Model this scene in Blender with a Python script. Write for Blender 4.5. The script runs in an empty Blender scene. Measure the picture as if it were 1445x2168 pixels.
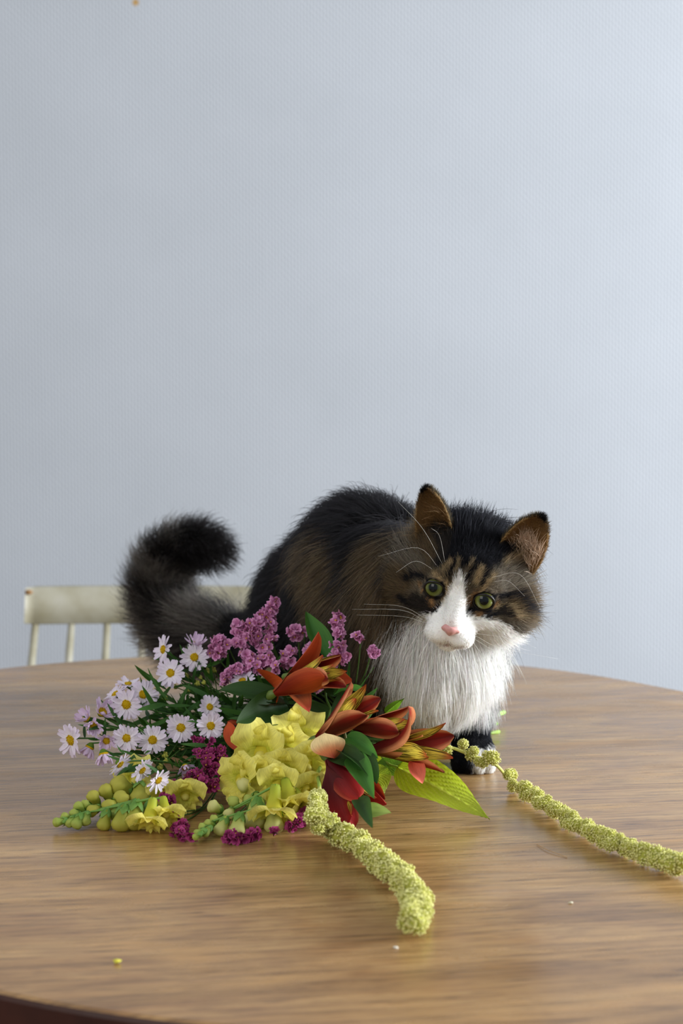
import bpy, bmesh, math, random
import numpy as np
from mathutils import Vector, Matrix, kdtree

# ------------------------------------------------------------------ camera, light, exposure
sc = bpy.context.scene
C = sc.collection
random.seed(7)
rng = np.random.default_rng(7)
T = 0.75                       # height of the table top
CAMH = 0.337                   # camera height above the table top
FPX, CX, CY = 3215.0, 722.5, 1084.0
PITCH = math.atan((1084.0 - 898.0) / FPX)
cam_d = bpy.data.cameras.new('camera')
cam = bpy.data.objects.new('camera', cam_d)
C.objects.link(cam)
cam.location = (0, 0, T + CAMH)
cam.rotation_euler = (math.pi / 2 - PITCH, 0, 0)
cam_d.sensor_fit = 'VERTICAL'
cam_d.sensor_height = 23.6
cam_d.lens = 23.6 * FPX / 2168.0
cam_d.clip_start = 0.05
cam_d.dof.use_dof = True
cam_d.dof.focus_distance = 1.33
cam_d.dof.aperture_fstop = 4.5
sc.camera = cam

wd = bpy.data.worlds.new('daylight')
sc.world = wd
wd.use_nodes = True
wd.node_tree.nodes['Background'].inputs['Color'].default_value = (0.86, 0.93, 1.0, 1)
wd.node_tree.nodes['Background'].inputs['Strength'].default_value = 0.44

def area(name, loc, target, sx, sy, power, col):
    l = bpy.data.lights.new(name, 'AREA')
    l.shape = 'RECTANGLE'; l.size = sx; l.size_y = sy; l.energy = power; l.color = col
    o = bpy.data.objects.new(name, l); C.objects.link(o)
    o.location = loc
    o.rotation_euler = (Vector(target) - Vector(loc)).to_track_quat('-Z', 'Y').to_euler()
    return o
area('window_light', (3.36, 1.45, 1.50), (-1.0, 1.45, 0.95), 1.4, 1.4, 215, (0.90, 0.95, 1.0))
area('front_fill_light', (-1.6, -1.0, 2.3), (-.05, 1.4, .85), 1.6, 1.4, 22, (1.0, 0.97, 0.92))  # added soft fill from behind the camera's left, stands for no known source

vs = sc.view_settings
vs.view_transform = 'Standard'; vs.look = 'None'; vs.gamma = 1.0; vs.use_curve_mapping = False
vs.exposure = 0.46
sc.cycles.use_denoising = True

# ------------------------------------------------------------------ helpers
_fw = np.array([0, math.cos(PITCH), -math.sin(PITCH)])
_up = np.array([0, math.sin(PITCH), math.cos(PITCH)])
_rt = np.array([1.0, 0, 0])
def ray(px, py):
    return _rt * (px - CX) / FPX - _up * (py - CY) / FPX + _fw
def P(px, py, Y):
    """point seen at photo pixel (px, py) that stands Y metres into the room"""
    d = ray(px, py)
    return np.array([0, 0, T + CAMH]) + d * (Y / d[1])
def PT(px, py, z=0.0):
    """point seen at photo pixel that lies z above the table top"""
    d = ray(px, py)
    return np.array([0, 0, T + CAMH]) + d * ((z - CAMH) / d[2])

def lin(r, g, b):
    f = lambda c: (c / 255.0) / 12.92 if c <= 10 else ((c / 255.0 + 0.055) / 1.055) ** 2.4
    return (f(r), f(g), f(b))
def srgb(h): return lin(*h) + (1.0,)

W = {}                                   # world matrices by object name
def wm(o): return W[o.name]
def thing(name, label, cat, loc=(0, 0, 0), group=None):
    o = bpy.data.objects.new(name, None); C.objects.link(o)
    o.empty_display_size = 0.02
    o.location = loc
    W[o.name] = Matrix.Translation(Vector(loc))
    o['label'] = label; o['category'] = cat
    if group: o['group'] = group
    return o
def place(name, me, M=None, parent=None, mat=None):
    """link mesh data as an object whose world matrix is M"""
    o = bpy.data.objects.new(name, me); C.objects.link(o)
    M = M if M is not None else Matrix.Identity(4)
    if mat is not None and not me.materials: me.materials.append(mat)
    if parent is not None:
        o.parent = parent
        o.matrix_basis = wm(parent).inverted() @ M
    else:
        o.matrix_basis = M
    W[o.name] = M
    return o
def tag(o, label, cat=None, group=None, kind=None):
    if label: o['label'] = label
    if cat: o['category'] = cat
    if group: o['group'] = group
    if kind: o['kind'] = kind
    return o

class MB:
    """collects verts / faces / colours / uvs of one mesh"""
    def __init__(s): s.v = []; s.f = []; s.c = []; s.uv = []
    def add(s, v, f, c=None, uv=None):
        b = len(s.v)
        s.v += [tuple(x) for x in v]; s.f += [tuple(i + b for i in q) for q in f]
        s.c += [tuple(x) for x in (c if c is not None else [(1, 1, 1)] * len(v))]
        s.uv += [tuple(x) for x in (uv if uv is not None else [(0, 0)] * len(v))]
        return s
    def box(s, lo, hi, M=None):
        x0, y0, z0 = lo; x1, y1, z1 = hi
        v = [(x0,y0,z0),(x1,y0,z0),(x1,y1,z0),(x0,y1,z0),(x0,y0,z1),(x1,y0,z1),(x1,y1,z1),(x0,y1,z1)]
        if M is not None: v = [tuple(M @ Vector(q)) for q in v]
        return s.add(v, [(3,2,1,0),(4,5,6,7),(0,1,5,4),(1,2,6,5),(2,3,7,6),(3,0,4,7)])
    def tube(s, pts, rad, n=8, col=None, cap=True):
        pts = [np.array(p, float) for p in pts]; m = len(pts)
        if not hasattr(rad, '__len__'): rad = [rad] * m
        ref = np.array([0.31, 0.2, 0.93])
        vs_, fs = [], []
        for i in range(m):
            t = pts[min(i + 1, m - 1)] - pts[max(i - 1, 0)]
            t = t / (np.linalg.norm(t) + 1e-12)
            a = ref - t * ref.dot(t)
            if np.linalg.norm(a) < 0.05: a = np.array([1.0, 0, 0]) - t * t[0]
            a /= np.linalg.norm(a); b = np.cross(t, a); ref = a
            for k in range(n):
                th = 2 * math.pi * k / n
                vs_.append(pts[i] + rad[i] * (math.cos(th) * a + math.sin(th) * b))
        for i in range(m - 1):
            for k in range(n):
                k2 = (k + 1) % n
                fs.append((i * n + k, i * n + k2, (i + 1) * n + k2, (i + 1) * n + k))
        if cap:
            fs.append(tuple(range(n))[::-1]); fs.append(tuple((m - 1) * n + k for k in range(n)))
        return s.add(vs_, fs, [col or (1, 1, 1)] * len(vs_), [(i / max(1, m - 1), k / n) for i in range(m) for k in range(n)])
    def lathe(s, prof, n=12, M=None, col=None):
        vs_, fs, cs = [], [], []
        for i, (r, z) in enumerate(prof):
            for k in range(n):
                th = 2 * math.pi * k / n
                q = (r * math.cos(th), r * math.sin(th), z)
                vs_.append(tuple(M @ Vector(q)) if M is not None else q)
                cs.append(col(i / (len(prof) - 1)) if callable(col) else (col or (1, 1, 1)))
        m = len(prof)
        for i in range(m - 1):
            for k in range(n):
                k2 = (k + 1) % n
                fs.append((i * n + k, i * n + k2, (i + 1) * n + k2, (i + 1) * n + k))
        fs.append(tuple(range(n))[::-1]); fs.append(tuple((m - 1) * n + k for k in range(n)))
        return s.add(vs_, fs, cs)
    def mesh(s, name, mat=None, smooth=True, origin=None):
        me = bpy.data.meshes.new(name)
        v = s.v
        if origin is not None: v = [(x - origin[0], y - origin[1], z - origin[2]) for x, y, z in v]
        me.from_pydata(v, [], s.f)
        ca = me.color_attributes.new('Col', 'FLOAT_COLOR', 'POINT')
        ca.data.foreach_set('color', [k for c in s.c for k in (c[0], c[1], c[2], 1.0)])
        ul = me.uv_layers.new(name='UVMap')
        idx = np.empty(len(me.loops), int); me.loops.foreach_get('vertex_index', idx)
        ul.data.foreach_set('uv', np.array(s.uv, float)[idx].ravel())
        if mat: me.materials.append(mat)
        if smooth: me.polygons.foreach_set('use_smooth', [True] * len(me.polygons))
        me.update()
        return me
    def part(s, name, mat, parent, smooth=True):
        """world-space verts -> object under parent, origin at the parent's base"""
        org = wm(parent).translation if parent is not None else Vector((0, 0, 0))
        me = s.mesh(name, mat, smooth, origin=org)
        return place(name, me, Matrix.Translation(org), parent)

def frame(loc, z, x=None, roll=0.0):
    """matrix at loc with local +Z along z"""
    z = Vector(z).normalized()
    x = Vector(x) if x is not None else (Vector((0, 0, 1)) if abs(z.z) < 0.9 else Vector((1, 0, 0)))
    y = z.cross(x).normalized(); x = y.cross(z).normalized()
    M = Matrix((x, y, z)).transposed().to_4x4()
    M.translation = Vector(loc)
    return M @ Matrix.Rotation(roll, 4, 'Z')

def catmull(pts, n):
    pts = [np.array(p, float) for p in pts]
    pts = [2 * pts[0] - pts[1]] + pts + [2 * pts[-1] - pts[-2]]
    out = []
    segs = len(pts) - 3
    for i in range(n + 1):
        u = i / n * segs; k = min(int(u), segs - 1); t = u - k
        p0, p1, p2, p3 = pts[k:k + 4]
        out.append(0.5 * (2 * p1 + (p2 - p0) * t + (2 * p0 - 5 * p1 + 4 * p2 - p3) * t ** 2 + (3 * p1 - p0 - 3 * p2 + p3) * t ** 3))
    return out

# ------------------------------------------------------------------ material helpers
class NT:
    def __init__(s, name):
        s.m = bpy.data.materials.new(name); s.m.use_nodes = True
        s.t = s.m.node_tree; s.n = s.t.nodes; s.l = s.t.links
        s.b = s.n['Principled BSDF']; s.out = s.n['Material Output']
    def node(s, kind, **kw):
        n = s.n.new(kind)
        for k, v in kw.items():
            if k.startswith('i_'): 
                key = k[2:].replace('_', ' ')
                n.inputs[key].default_value = v
            else: setattr(n, k, v)
        return n
    def link(s, a, b): s.l.new(a, b)
    def ramp(s, fac, stops):
        r = s.node('ShaderNodeValToRGB')
        e = r.color_ramp.elements
        while len(e) > 1: e.remove(e[-1])
        e[0].position = stops[0][0]; e[0].color = stops[0][1]
        for p, c in stops[1:]:
            x = e.new(p); x.color = c
        s.link(fac, r.inputs[0]); return r
    def bump(s, h, strength, dist, normal=None):
        b = s.node('ShaderNodeBump', i_Strength=strength, i_Distance=dist)
        s.link(h, b.inputs['Height'])
        if normal is not None: s.link(normal, b.inputs['Normal'])
        s.link(b.outputs[0], s.b.inputs['Normal']); return b
def simple(name, col, rough=0.6, spec=0.4, noise=0.0, scale=60.0):
    t = NT(name); c = srgb(col)
    t.b.inputs['Base Color'].default_value = c
    t.b.inputs['Roughness'].default_value = rough
    t.b.inputs['Specular IOR Level'].default_value = spec
    if noise:
        co = t.node('ShaderNodeTexCoord')
        nz = t.node('ShaderNodeTexNoise', i_Scale=scale, i_Detail=4.0)
        t.link(co.outputs['Object'], nz.inputs['Vector'])
        a = tuple(max(0, q * (1 - noise)) for q in c[:3]) + (1,); b = tuple(min(1, q * (1 + noise)) for q in c[:3]) + (1,)
        r = t.ramp(nz.outputs[0], [(0.3, a), (0.7, b)])
        t.link(r.outputs[0], t.b.inputs['Base Color'])
        t.bump(nz.outputs[0], 0.2, 0.001)
    return t.m
def petal_mat(name, trans=0.35, rough=0.55, spec=0.3, streak=None, vein=None):
    """vertex-coloured thin plant tissue, part of the light passes through"""
    t = NT(name)
    at = t.node('ShaderNodeVertexColor', layer_name='Col')
    col = at.outputs[0]
    uv = t.node('ShaderNodeUVMap', uv_map='UVMap')
    mp = t.node('ShaderNodeMapping'); mp.inputs['Scale'].default_value = (3.0, 26.0, 1.0)
    t.link(uv.outputs[0], mp.inputs[0])
    nz = t.node('ShaderNodeTexNoise', i_Scale=1.0, i_Detail=3.0)
    t.link(mp.outputs[0], nz.inputs['Vector'])
    if streak:
        rp = t.ramp(nz.outputs[0], [(streak[0], (0, 0, 0, 1)), (streak[0] + 0.05, (1, 1, 1, 1))])
        mx = t.node('ShaderNodeMix', data_type='RGBA', blend_type='MULTIPLY')
        mx.inputs[0].default_value = streak[1]
        t.link(col, mx.inputs[6]); t.link(rp.outputs[0], mx.inputs[7]); col = mx.outputs[2]
    else:
        hv = t.node('ShaderNodeMapRange', i_From_Min=0.3, i_From_Max=0.7, i_To_Min=0.82, i_To_Max=1.12)
        t.link(nz.outputs[0], hv.inputs[0])
        mx = t.node('ShaderNodeVectorMath', operation='SCALE')
        t.link(col, mx.inputs[0]); t.link(hv.outputs[0], mx.inputs['Scale']); col = mx.outputs[0]
    t.link(col, t.b.inputs['Base Color'])
    t.b.inputs['Roughness'].default_value = rough
    t.b.inputs['Specular IOR Level'].default_value = spec
    t.bump(nz.outputs[0], 0.25, 0.0006)
    tr = t.node('ShaderNodeBsdfTranslucent')
    t.link(col, tr.inputs[0])
    ms = t.node('ShaderNodeMixShader'); ms.inputs[0].default_value = trans
    t.link(t.b.outputs[0], ms.inputs[1]); t.link(tr.outputs[0], ms.inputs[2])
    t.link(ms.outputs[0], t.out.inputs[0])
    return t.m
# ------------------------------------------------------------------ the room
WALL_Y = 2.95
def wall_material():
    t = NT('woven_wallpaper')
    co = t.node('ShaderNodeTexCoord')
    sep = t.node('ShaderNodeSeparateXYZ'); t.link(co.outputs['Object'], sep.inputs[0])
    def m(op, a, b=None, v=None):
        n = t.node('ShaderNodeMath', operation=op)
        t.link(a, n.inputs[0])
        if b is not None: t.link(b, n.inputs[1])
        if v is not None: n.inputs[1].default_value = v
        return n.outputs[0]
    nz = t.node('ShaderNodeTexNoise', i_Scale=40.0, i_Detail=2.0)
    t.link(co.outputs['Object'], nz.inputs['Vector'])
    wob = m('MULTIPLY', nz.outputs[0], v=1.6)
    # twill: vertical ribs broken along a diagonal
    xs = m('ADD', m('MULTIPLY', sep.outputs[0], v=2 * math.pi / 0.0062), wob)
    zs = m('ADD', m('MULTIPLY', sep.outputs[2], v=2 * math.pi / 0.0125), m('MULTIPLY', sep.outputs[0], v=2 * math.pi / 0.0124))
    zs = m('ADD', zs, wob)
    ribs = m('SINE', xs); cross = m('SINE', zs)
    weave = m('MULTIPLY', m('ADD', ribs, v=1.2), m('ADD', cross, v=1.6))
    big = t.node('ShaderNodeTexNoise', i_Scale=3.0, i_Detail=5.0, i_Roughness=0.6)
    t.link(co.outputs['Object'], big.inputs['Vector'])
    # lengths of paper meet in faint vertical seams
    sx = m('ABSOLUTE', m('SUBTRACT', m('FRACT', m('DIVIDE', m('ADD', sep.outputs[0], v=10.477), v=0.53)), v=0.5))
    seam = m('LESS_THAN', sx, v=0.0022)
    fin = t.node('ShaderNodeTexNoise', i_Scale=420.0, i_Detail=2.0)
    t.link(co.outputs['Object'], fin.inputs['Vector'])
    h = m('ADD', m('MULTIPLY', weave, v=0.22), m('MULTIPLY', fin.outputs[0], v=0.5))
    h = m('SUBTRACT', h, m('MULTIPLY', seam, v=0.5))
    c = t.ramp(big.outputs[0], [(0.3, (0.42, 0.436, 0.462, 1)), (0.7, (0.452, 0.468, 0.496, 1))])
    # small yellowed stain high on the wall
    sp = P(287, 5, WALL_Y)
    dv = t.node('ShaderNodeVectorMath', operation='DISTANCE'); t.link(co.outputs['Object'], dv.inputs[0]); dv.inputs[1].default_value = tuple(sp)
    sr = m('ADD', dv.outputs['Value'], m('MULTIPLY', big.outputs[0], v=0.010))
    st = t.ramp(m('MULTIPLY', sr, v=60.0), [(0.55, (1, 1, 1, 1)), (0.75, (0, 0, 0, 1))])
    mx = t.node('ShaderNodeMix', data_type='RGBA'); t.link(st.outputs[0], mx.inputs[0])
    t.link(c.outputs[0], mx.inputs[6]); mx.inputs[7].default_value = srgb((176, 140, 84))
    t.link(mx.outputs[2], t.b.inputs['Base Color'])
    t.b.inputs['Roughness'].default_value = 0.75
    t.b.inputs['Specular IOR Level'].default_value = 0.2
    t.bump(h, 0.55, 0.0008)
    return t.m
M_wall = wall_material()

w = MB().box((-3.2, WALL_Y, 0.0), (3.5, WALL_Y + 0.12, 2.7))
o = w.part('wall_back', M_wall, None, False); tag(o, 'pale blue grey wall covered in woven textured wallpaper', kind='structure')
# wall on the window side: four pieces around the opening
M_plain = simple('plain_paint', (205, 208, 212), 0.8, 0.2, 0.03, 8)
w = MB()
wy0, wy1, wz0, wz1 = 0.7, 2.2, 0.75, 2.25
w.box((3.38, -1.5, 0), (3.50, wy0, 2.7)); w.box((3.38, wy1, 0), (3.50, WALL_Y, 2.7))
w.box((3.38, wy0, 0), (3.50, wy1, wz0)); w.box((3.38, wy0, wz1), (3.50, wy1, 2.7))
o = w.part('wall_right', M_plain, None, False); tag(o, 'plain pale side wall with a tall window opening', kind='structure')
M_frame = simple('white_gloss_paint', (225, 224, 218), 0.4, 0.4, 0.02, 30)
win = bpy.data.objects.new('window_1', None); C.objects.link(win); win.location = (3.4, 1.45, 1.5)
W[win.name] = Matrix.Translation(Vector(win.location))
tag(win, 'white framed window in the side wall', kind='structure')
fr = MB()
fr.box((3.40, wy0, wz0), (3.46, wy0 + .05, wz1)); fr.box((3.40, wy1 - .05, wz0), (3.46, wy1, wz1))
fr.box((3.40, wy0, wz0), (3.46, wy1, wz0 + .05)); fr.box((3.40, wy0, wz1 - .05), (3.46, wy1, wz1)); fr.box((3.40, 1.43, wz0), (3.46, 1.47, wz1))
fr.part('window_frame', M_frame, win, False)
MB().box((3.32, wy0 - .05, wz0 - .04), (3.42, wy1 + .05, wz0)).part('window_sill', M_frame, win, False)

def floor_material():
    t = NT('dark_floorboards')
    co = t.node('ShaderNodeTexCoord')
    mp = t.node('ShaderNodeMapping'); mp.inputs['Scale'].default_value = (1.2, 14, 1)
    t.link(co.outputs['Object'], mp.inputs[0])
    nz = t.node('ShaderNodeTexNoise', i_Scale=3.0, i_Detail=6.0); t.link(mp.outputs[0], nz.inputs['Vector'])
    r = t.ramp(nz.outputs[0], [(0.3, srgb((48, 26, 16))), (0.7, srgb((84, 48, 30)))])
    t.link(r.outputs[0], t.b.inputs['Base Color']); t.b.inputs['Roughness'].default_value = 0.45
    t.bump(nz.outputs[0], 0.2, 0.001)
    return t.m
M_floor = floor_material()
fl = MB().box((-3.2, -1.5, -0.1), (3.5, WALL_Y + .12, -0.004)).part('floor', M_floor, None, False)
tag(fl, 'dark brown wooden board floor under the table', kind='structure')
bd = MB().box((0, 0, -0.004), (2.4, 0.118, 0.0)).mesh('board', M_floor, False)
for i in range(37):
    for k, x0 in enumerate((-3.1, -0.68, 1.74 - 1.45)):
        place('board', bd, Matrix.Translation((x0 + (0.35 if i % 2 else 0) * (k < 2), -1.45 + i * 0.119, 0)), fl)
MB().box((-3.2, WALL_Y - .015, 0), (3.38, WALL_Y, 0.09)).part('baseboard_back', M_frame, None, False)['kind'] = 'structure'

# ------------------------------------------------------------------ dining table
GRAIN = math.radians(9)
def wood_material():
    t = NT('worn_teak_veneer')
    co = t.node('ShaderNodeTexCoord')
    rot = t.node('ShaderNodeMapping'); rot.inputs['Rotation'].default_value = (0, 0, -GRAIN)
    t.link(co.outputs['Object'], rot.inputs[0])
    def noise(sx, sy, det, dist=0.0, rough=0.55):
        mp = t.node('ShaderNodeMapping'); mp.inputs['Scale'].default_value = (sx, sy, 1)
        t.link(rot.outputs[0], mp.inputs[0])
        n = t.node('ShaderNodeTexNoise', i_Scale=1.0, i_Detail=det, i_Distortion=dist, i_Roughness=rough)
        t.link(mp.outputs[0], n.inputs['Vector']); return n.outputs[0]
    broad = noise(2.2, 14, 7, 0.6, 0.65)
    fine = noise(14, 230, 4, 0.2, 0.65)
    pores = noise(26, 520, 2)
    blot = noise(7, 16, 7, 0.5, 0.66)
    r = t.ramp(broad, [(0.25, srgb((126, 92, 54))), (0.5, srgb((164, 126, 80))), (0.75, srgb((190, 154, 104)))])
    r2 = t.ramp(fine, [(0.36, (0.42, 0.36, 0.32, 1)), (0.5, (0.95, 0.94, 0.92, 1)), (0.64, (1.25, 1.22, 1.16, 1))])
    mx = t.node('ShaderNodeMix', data_type='RGBA', blend_type='MULTIPLY'); mx.inputs[0].default_value = 0.58
    t.link(r.outputs[0], mx.inputs[6]); t.link(r2.outputs[0], mx.inputs[7])
    r3 = t.ramp(pores, [(0.30, (0.22, 0.17, 0.15, 1)), (0.37, (1, 1, 1, 1))])
    m2 = t.node('ShaderNodeMix', data_type='RGBA', blend_type='MULTIPLY'); m2.inputs[0].default_value = 0.8
    t.link(mx.outputs[2], m2.inputs[6]); t.link(r3.outputs[0], m2.inputs[7])
    r4 = t.ramp(blot, [(0.3, (0.70, 0.60, 0.53, 1)), (0.52, (1.0, 1.0, 1.0, 1)), (0.72, (1.18, 1.14, 1.06, 1))])
    m3 = t.node('ShaderNodeMix', data_type='RGBA', blend_type='MULTIPLY'); m3.inputs[0].default_value = 0.9
    t.link(m2.outputs[2], m3.inputs[6]); t.link(r4.outputs[0], m3.inputs[7])
    t.link(m3.outputs[2], t.b.inputs['Base Color'])
    rr = t.node('ShaderNodeMapRange', i_From_Min=0.3, i_From_Max=0.7, i_To_Min=0.16, i_To_Max=0.34)
    t.link(blot, rr.inputs[0]); t.link(rr.outputs[0], t.b.inputs['Roughness'])
    t.b.inputs['Specular IOR Level'].default_value = 0.5
    b1 = t.bump(fine, 0.25, 0.0006)
    b2 = t.bump(pores, 0.2, 0.0005, b1.outputs[0])
    return t.m
M_wood = wood_material()
M_wood_dark = simple('dark_table_wood', (72, 40, 24), 0.45, 0.4, 0.25, 30)
M_edge = simple('dark_table_edge', (58, 26, 14), 0.5, 0.3, 0.25, 40)  # side faces of the top, a darker red-brown than its upper face
RT = 0.587
CF, CN = np.array([-0.094, 1.635]), np.array([0.066, 1.405])
def table_outline():
    ax = (CF - CN); L = np.linalg.norm(ax); ax /= L; sd = np.array([ax[1], -ax[0]])
    pts = []
    for k in range(65):
        a = math.pi * k / 64; pts.append(CF + RT * (math.cos(a) * sd + math.sin(a) * ax))
    for k in range(65):
        a = math.pi + math.pi * k / 64; pts.append(CN + RT * (math.cos(a) * sd + math.sin(a) * ax))
    return pts
def clip_half(poly, p0, n):
    out = []
    for i in range(len(poly)):
        a, b = poly[i], poly[(i + 1) % len(poly)]
        da, db = (a - p0).dot(n), (b - p0).dot(n)
        if da >= 0: out.append(a)
        if (da >= 0) != (db >= 0): out.append(a + (b - a) * da / (da - db))
    return out
table = thing('dining_table', 'brown wooden dining table with a rounded worn top', 'table', (-0.014, 1.52, 0))
seam_p = PT(1300, 1568)[:2]; sdir = PT(1445, 1558)[:2] - PT(1122, 1580)[:2]; sdir /= np.linalg.norm(sdir)
sn = np.array([-sdir[1], sdir[0]])
def slab(poly, name):
    n = len(poly); v, f = [], []
    ctr = sum(poly) / n
    rings = [(0.012, 0.0), (0.004, 0.0), (0.0012, -0.0012), (0.0, -0.004), (0.0, -0.020), (0.004, -0.024), (0.02, -0.024)]
    nr = []
    for i in range(n):
        t = poly[(i + 1) % n] - poly[i - 1]; t /= np.linalg.norm(t); nr.append(np.array([t[1], -t[0]]))
    for ins, z in rings:
        for i in range(n):
            q = poly[i] - nr[i] * ins * (0.0 if abs((poly[i] - seam_p).dot(sn)) < 0.002 else 1.0)
            v.append((q[0], q[1], T + z))
    for k in range(len(rings) - 1):
        for i in range(n):
            j = (i + 1) % n; f.append((k * n + i, k * n + j, (k + 1) * n + j, (k + 1) * n + i)[::-1])
    f.append(tuple(range(n))); f.append(tuple((len(rings) - 1) * n + i for i in range(n))[::-1])
    o = MB().add(v, f).part(name, M_wood, table, False)
    o.data.materials.append(M_edge)
    o.data.polygons.foreach_set('material_index', [1 if 2 * n <= i < 6 * n else 0 for i in range(len(f))])
    return o
ol = table_outline()
slab(clip_half(ol, seam_p + sn * 0.00018, sn), 'table_top')
slab(clip_half(ol, seam_p - sn * 0.00018, -sn), 'table_top')
ap = MB()
axv = (CF - CN) / np.linalg.norm(CF - CN); sdv = np.array([axv[1], -axv[0]])
mid = (CF + CN) / 2
def tp(a, b): return mid + axv * a + sdv * b
for (a0, b0, a1, b1) in ((-.48, -.30, .48, -.30), (-.48, .30, .48, .30), (-.48, -.30, -.48, .30), (.48, -.30, .48, .30)):
    p, q = tp(a0, b0), tp(a1, b1); d = (q - p) / np.linalg.norm(q - p); nn = np.array([-d[1], d[0]]) * .011
    v = [(*(p + nn), T - .10), (*(q + nn), T - .10), (*(q - nn), T - .10), (*(p - nn), T - .10)]
    v += [(x, y, T - .024) for x, y, z in v]
    ap.add(v, [(3,2,1,0),(4,5,6,7),(0,1,5,4),(1,2,6,5),(2,3,7,6),(3,0,4,7)])
ap.part('apron', M_wood_dark, table, False)
for a in (-.46, .46):
    for b in (-.28, .28):
        p = tp(a, b)
        MB().lathe([(.016, 0), (.018, .01), (.024, .3), (.029, .62), (.029, T - .024)], 14, Matrix.Translation((p[0], p[1], 0))).part('leg', M_wood_dark, table)

# ------------------------------------------------------------------ spindle back chair behind the table
def chair_paint():
    t = NT('chipped_cream_paint')
    co = t.node('ShaderNodeTexCoord')
    nz = t.node('ShaderNodeTexNoise', i_Scale=18.0, i_Detail=6.0); t.link(co.outputs['Object'], nz.inputs['Vector'])
    r = t.ramp(nz.outputs[0], [(0.30, srgb((146, 138, 112))), (0.55, srgb((166, 160, 140))), (0.75, srgb((176, 171, 156)))])
    t.link(r.outputs[0], t.b.inputs['Base Color']); t.b.inputs['Roughness'].default_value = 0.5
    t.bump(nz.outputs[0], 0.15, 0.001)
    return t.m
M_chair = chair_paint()
M_worn = simple('worn_bare_wood', (150, 112, 70), 0.6, 0.3, 0.2, 60)
CHY = 2.52
tl = P(50, 1248, CHY); bl = P(50, 1321, CHY)
cx0 = tl[0]; cw = 0.39; cxm = cx0 + cw / 2
chair = thing('spindle_back_chair', 'cream painted spindle back chair against the wall behind the table', 'chair', (cxm, CHY - .2, 0))
zt, zb = tl[2], bl[2]
def rail_y(u): return CHY + 0.014 * (1 - (2 * u - 1) ** 2)          # bowed crest rail
rm = MB(); N = 24; v = []; f = []
sec = [(0.0, 0.0), (0.0, 1.0), (0.004, 1.04), (0.018, 1.04), (0.022, 1.0), (0.022, 0.0), (0.018, -0.03), (0.004, -0.03)]
for i in range(N + 1):
    u = i / N; e = 0.0
    hh = (zt - zb) * (0.93 if i in (0, N) else 1.0)
    for dy, q in sec:
        zz = zb + hh * q + (0.0 if i not in (0, N) else 0.002)
        v.append((cx0 + cw * u, rail_y(u) + dy + (zz - zb) * 0.22, zz))
k = len(sec)
for i in range(N):
    for j in range(k):
        j2 = (j + 1) % k; f.append((i * k + j, i * k + j2, (i + 1) * k + j2, (i + 1) * k + j))
f.append(tuple(range(k))); f.append(tuple(N * k + j for j in range(k))[::-1])
rail = rm.add(v, f).part('crest_rail', M_chair, chair)
wp = MB(); 
wp.tube([(cx0 + .001 + .0055 * s, rail_y(0.01) - .0006 + (zt - zb) * .22 * .95, zt - .006 - .0 * s) for s in (0, 1, 2)], [.0035, .0045, .002], 8)
wp.part('worn_corner', M_worn, rail)
SEAT = 0.44
for i in range(7):
    u = 0.045 + 0.91 * i / 6
    x = cx0 + cw * u
    xb = cxm + (x - cxm) * (1.0 + 0.10)
    yb = rail_y(u) + .011
    MB().tube([(xb, yb - .10, SEAT - .01), (x * .5 + xb * .5, yb - .05, (SEAT + zb) / 2), (x, yb, zb + .01)], [.0065, .0075, .0058], 10).part('spindle', M_chair, chair)
sm = MB()
sp = []
for kk in range(40):
    a = 2 * math.pi * kk / 40; cs_, sn_ = math.cos(a), math.sin(a)
    sp.append((cxm + .225 * math.copysign(abs(cs_) ** .45, cs_), CHY - .2 + .215 * math.copysign(abs(sn_) ** .5, sn_)))
v = []; 
for ins, z in ((.02, SEAT), (.004, SEAT - .003), (0, SEAT - .012), (.004, SEAT - .03), (.03, SEAT - .036)):
    for x, y in sp: v.append((cxm + (x - cxm) * (1 - ins * 4), CHY - .2 + (y - CHY + .2) * (1 - ins * 4), z))
f = [(a * 40 + i, (a + 1) * 40 + i, (a + 1) * 40 + (i + 1) % 40, a * 40 + (i + 1) % 40) for a in range(4) for i in range(40)]
f += [tuple(range(40)), tuple(160 + i for i in range(40))[::-1]]
sm.add(v, f).part('seat', M_chair, chair)
for sx in (-1, 1):
    for sy in (-1, 1):
        MB().tube([(cxm + sx * .21, CHY - .2 + sy * .21, 0), (cxm + sx * .185, CHY - .2 + sy * .185, .2), (cxm + sx * .15, CHY - .2 + sy * .15, SEAT - .02)], [.011, .016, .014], 12).part('leg', M_chair, chair)
for sx in (-1, 1):
    MB().tube([(cxm + sx * .186, CHY - .2 - .186, .19), (cxm + sx * .186, CHY - .2 + .186, .19)], .009, 10).part('stretcher', M_chair, chair)
MB().tube([(cxm - .186, CHY - .2, .19), (cxm + .186, CHY - .2, .19)], .009, 10).part('stretcher', M_chair, chair)
# ------------------------------------------------------------------ the cat
def unit(a): a = np.asarray(a, float); return a / np.linalg.norm(a)
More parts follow.
